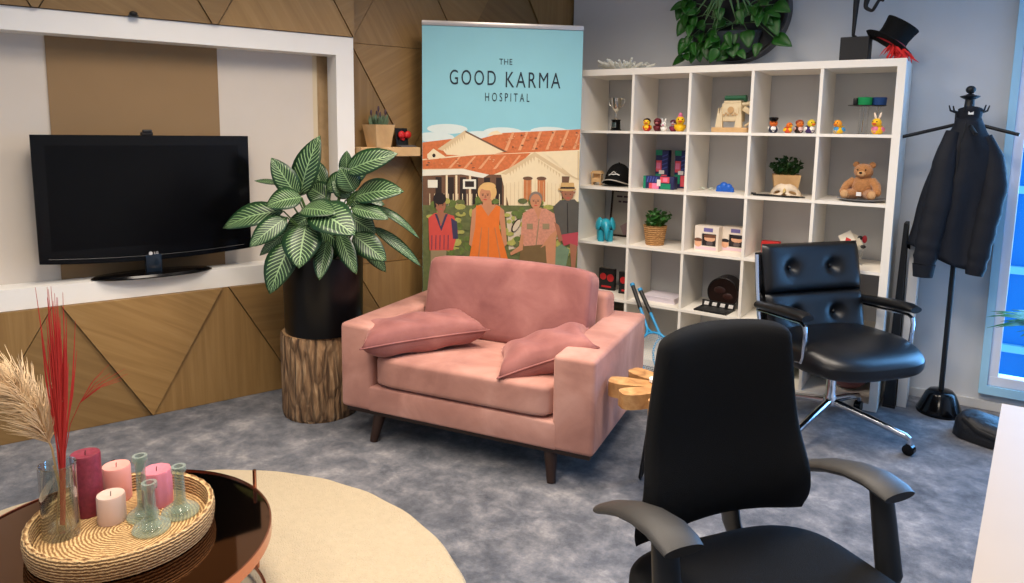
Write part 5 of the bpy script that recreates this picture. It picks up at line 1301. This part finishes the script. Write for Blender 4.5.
for sg in (-1, 1):
    m = MB(); m.tube([(-.19, sg*.305, .575), (.125, sg*.308, .592), (.148, sg*.308, .58), (.154, sg*.308, .55), (.148, sg*.305, .44), (.135, sg*.30, .41), (.08, sg*.29, .40)], [(.007, .012)]*7, 10, flat=(0, 1, 0)); m.done('arm_loop', M_chrome, t)
    m = MB(); m.tube([(-.19, sg*.305, .602), (-.10, sg*.305, .610), (.03, sg*.306, .622), (.13, sg*.308, .626), (.165, sg*.308, .622)], [(.026, .018), (.032, .022), (.036, .024), (.037, .023), (.034, .016)], 16, flat=(0, 0, 1)); m.done('arm_pad', M_leather, t)

# ------------------------------------------------------------------ black task chair in the foreground
t = thing('task_chair', 'black fabric task chair with arched armrests in the foreground by the desk', 'office chair', (1.856, -2.49, -.01), R(-35))
m = MB()
for k in range(5):
    a = R(20+72*k); d = V((math.cos(a), math.sin(a), 0)); m.tube([d*.02+V((0, 0, .10)), d*.18+V((0, 0, .088)), d*.30+V((0, 0, .068))], [(.024, .018), (.02, .016), (.014, .012)], 12, flat=(0, 0, 1))
m.lathe([(.04, .06), (.04, .13), (.028, .14), (.028, .26), (.018, .27), (.018, .40)], n=22); m.done('star_base', M_blackpl, t)
for k in range(5):
    a = R(20+72*k); d = V((math.cos(a), math.sin(a), 0)); s_ = V((-d.y, d.x, 0)); c = d*.30+V((0, 0, .028))
    m = MB(); m.tube([c-s_*.022, c-s_*.006], .028, 18); m.tube([c+s_*.006, c+s_*.022], .028, 18); m.tube([c-s_*.01, c+s_*.01], .01, 8); m.tube([c, d*.30+V((0, 0, .07))], .008, 8); m.done('caster', M_blackpl, t)
m = MB(); m.b2(-.14, .12, -.10, .10, .375, .425, .012); m.tube([(.02, -.10, .395), (.02, -.28, .395)], [(.03, .012)]*2, 10, flat=(0, 0, 1)); m.tube([(.02, .10, .395), (.02, .28, .395)], [(.03, .012)]*2, 10, flat=(0, 0, 1)); m.done('mechanism', M_blackpl, t)
m = MB()
def tseat(u, v):
    a = u*2*PI; th = (v-.5)*PI; ca_, sa2 = math.cos(a), math.sin(a)
    sx = math.copysign(abs(ca_)**.5, ca_); sy = math.copysign(abs(sa2)**.5, sa2)
    r = math.cos(th)**.3 if abs(v-.5) < .4999 else 0
    x = .02+.245*sx*r; y = -.04+.280*sy*r*(1-.16*max(0, -ca_)**2); z = .455+.04*math.copysign(abs(math.sin(th))**.6, math.sin(th))
    if math.sin(th) > 0: z += -.035*max(0, x-.12)/.14+.008*(y/.2)**2
    return V((x, y, z))
m.grid(tseat, 52, 20, wrapu=True); m.done('seat', M_blackfab, t, smooth=80)
TBX, TBZ = -.215, .515
def tback(sg):
    def fn(u, v):
        y = u*2-1; z = v
        wv_ = .252 - .066*(max(0, v-.12)/.88)**.8
        if v < .12: wv_ = .252-.012*(1-v/.12)**2
        if v > .95: wv_ -= .010*((v-.95)/.05)**3
        yy = y*wv_
        zz = v*.490
        # rounded corners top/bottom
        edge = 1-abs(y)**8
        rc = .035
        zz = .235+(zz-.235)*(1-.05*abs(y)**6) + (.03*(abs(y)**2.2) if v > .99 and False else 0)
        zz += -.006*(y*y)*v**3 - .006*abs(y)**12*v**3 + .006*v**3 + .022*(1-y*y)*(0 if v > .2 else (1-v/.2))*1.0
        k = max(0, (1-abs(y)**6)*(1-abs(2*v-1)**10))**.5
        x = sg*.034*k - .012*(1-y*y)*1 + .03*y*y - .012*v + .03*math.exp(-((v-.22)/.2)**2)
        return V((TBX+x, yy-.02, TBZ+zz))
    return fn
m = MB(); m.grid(tback(1), 30, 30); f_ = tback(-1); m.grid(lambda u, v: f_(1-u, v), 30, 30); m.done('backrest', M_blackfab, t, smooth=80)
m = MB(); m.tube([(-.10, .07, .39), (-.20, .075, .40), (-.258, .075, .47), (-.268, .05, .62), (-.285, .0, .80)], [(.03, .012), (.03, .014), (.034, .014), (.034, .012), (.028, .008)], 12, flat=(0, 1, 0)); m.done('back_bar', M_blackpl, t)
for sg in (-1, 1):
    m = MB(); m.tube([(.02, sg*.265, .385), (.02, sg*.295, .45), (-.005, sg*.297, .56), (-.02, sg*.295, .638)], [(.020, .034), (.022, .036), (.022, .032), (.02, .03)], 14, flat=(0, 1, 0)); m.done('arm_post', M_blackpl, t)
    m = MB(); m.tube([(-.265, sg*.293, .578), (-.22, sg*.293, .604), (-.16, sg*.292, .632), (-.09, sg*.291, .653), (-.03, sg*.289, .660), (.015, sg*.288, .654), (.035, sg*.288, .648)], [(.030, .012), (.037, .015), (.042, .016), (.046, .017), (.049, .018), (.049, .018), (.046, .014)], 20, flat=(0, 0, 1)); m.done('armrest', M_armpl, t)

# ------------------------------------------------------------------ white desk at the right edge
t = thing('white_desk', 'white desk top cut by the right edge of the photo', 'desk', (2.24, -1.815, 0))
m = MB(); m.prism([(0, 0, .725), (1.1, .02, .725), (1.1, -1.2, .725), (-.085, -1.2, .725)], (0, 0, .025)); m.done('desk_top', mat('desk_white', (170, 154, 134), .55), t, smooth=0)
for x, y in ((.08, -.08), (1.02, -.06), (.04, -1.12), (1.02, -1.12)):
    m = MB(); m.b2(x-.025, x+.025, y-.025, y+.025, 0, .726); m.done('leg', M_blackpl, t, smooth=0)

# ------------------------------------------------------------------ light
def area(name, loc, rot, sx, sy, power, col):
    l = bpy.data.lights.new(name, 'AREA'); l.shape = 'RECTANGLE'; l.size = sx; l.size_y = sy; l.energy = power; l.color = col
    o = bpy.data.objects.new(name, l); COL.objects.link(o); o.location = loc; o.rotation_euler = rot; return o
warm = (1.0, .87, .73)
for x, y, p in ((-.1, -2.55, 20), (.75, -1.45, 40), (.75, -3.1, 36), (1.8, -1.5, 32), (1.9, -3.6, 24), (.2, -4.6, 20)):
    area('ceiling_lamp', (x, y, 2.78), (0, 0, 0), .6, .6, p, warm).data.spread = R(144)
area('window_daylight', (2.85, .62, 1.3), (R(-90), 0, 0), 1.0, 2.1, 125, (.30, .62, 1.0))
w = bpy.data.worlds.new('world'); scn.world = w; w.use_nodes = True
w.node_tree.nodes['Background'].inputs[0].default_value = (.45, .72, 1.0, 1); w.node_tree.nodes['Background'].inputs[1].default_value = 1.6
vs = scn.view_settings; vs.view_transform = 'Standard'; vs.look = 'None'; vs.exposure = -0.2; vs.gamma = 1; vs.use_curve_mapping = False
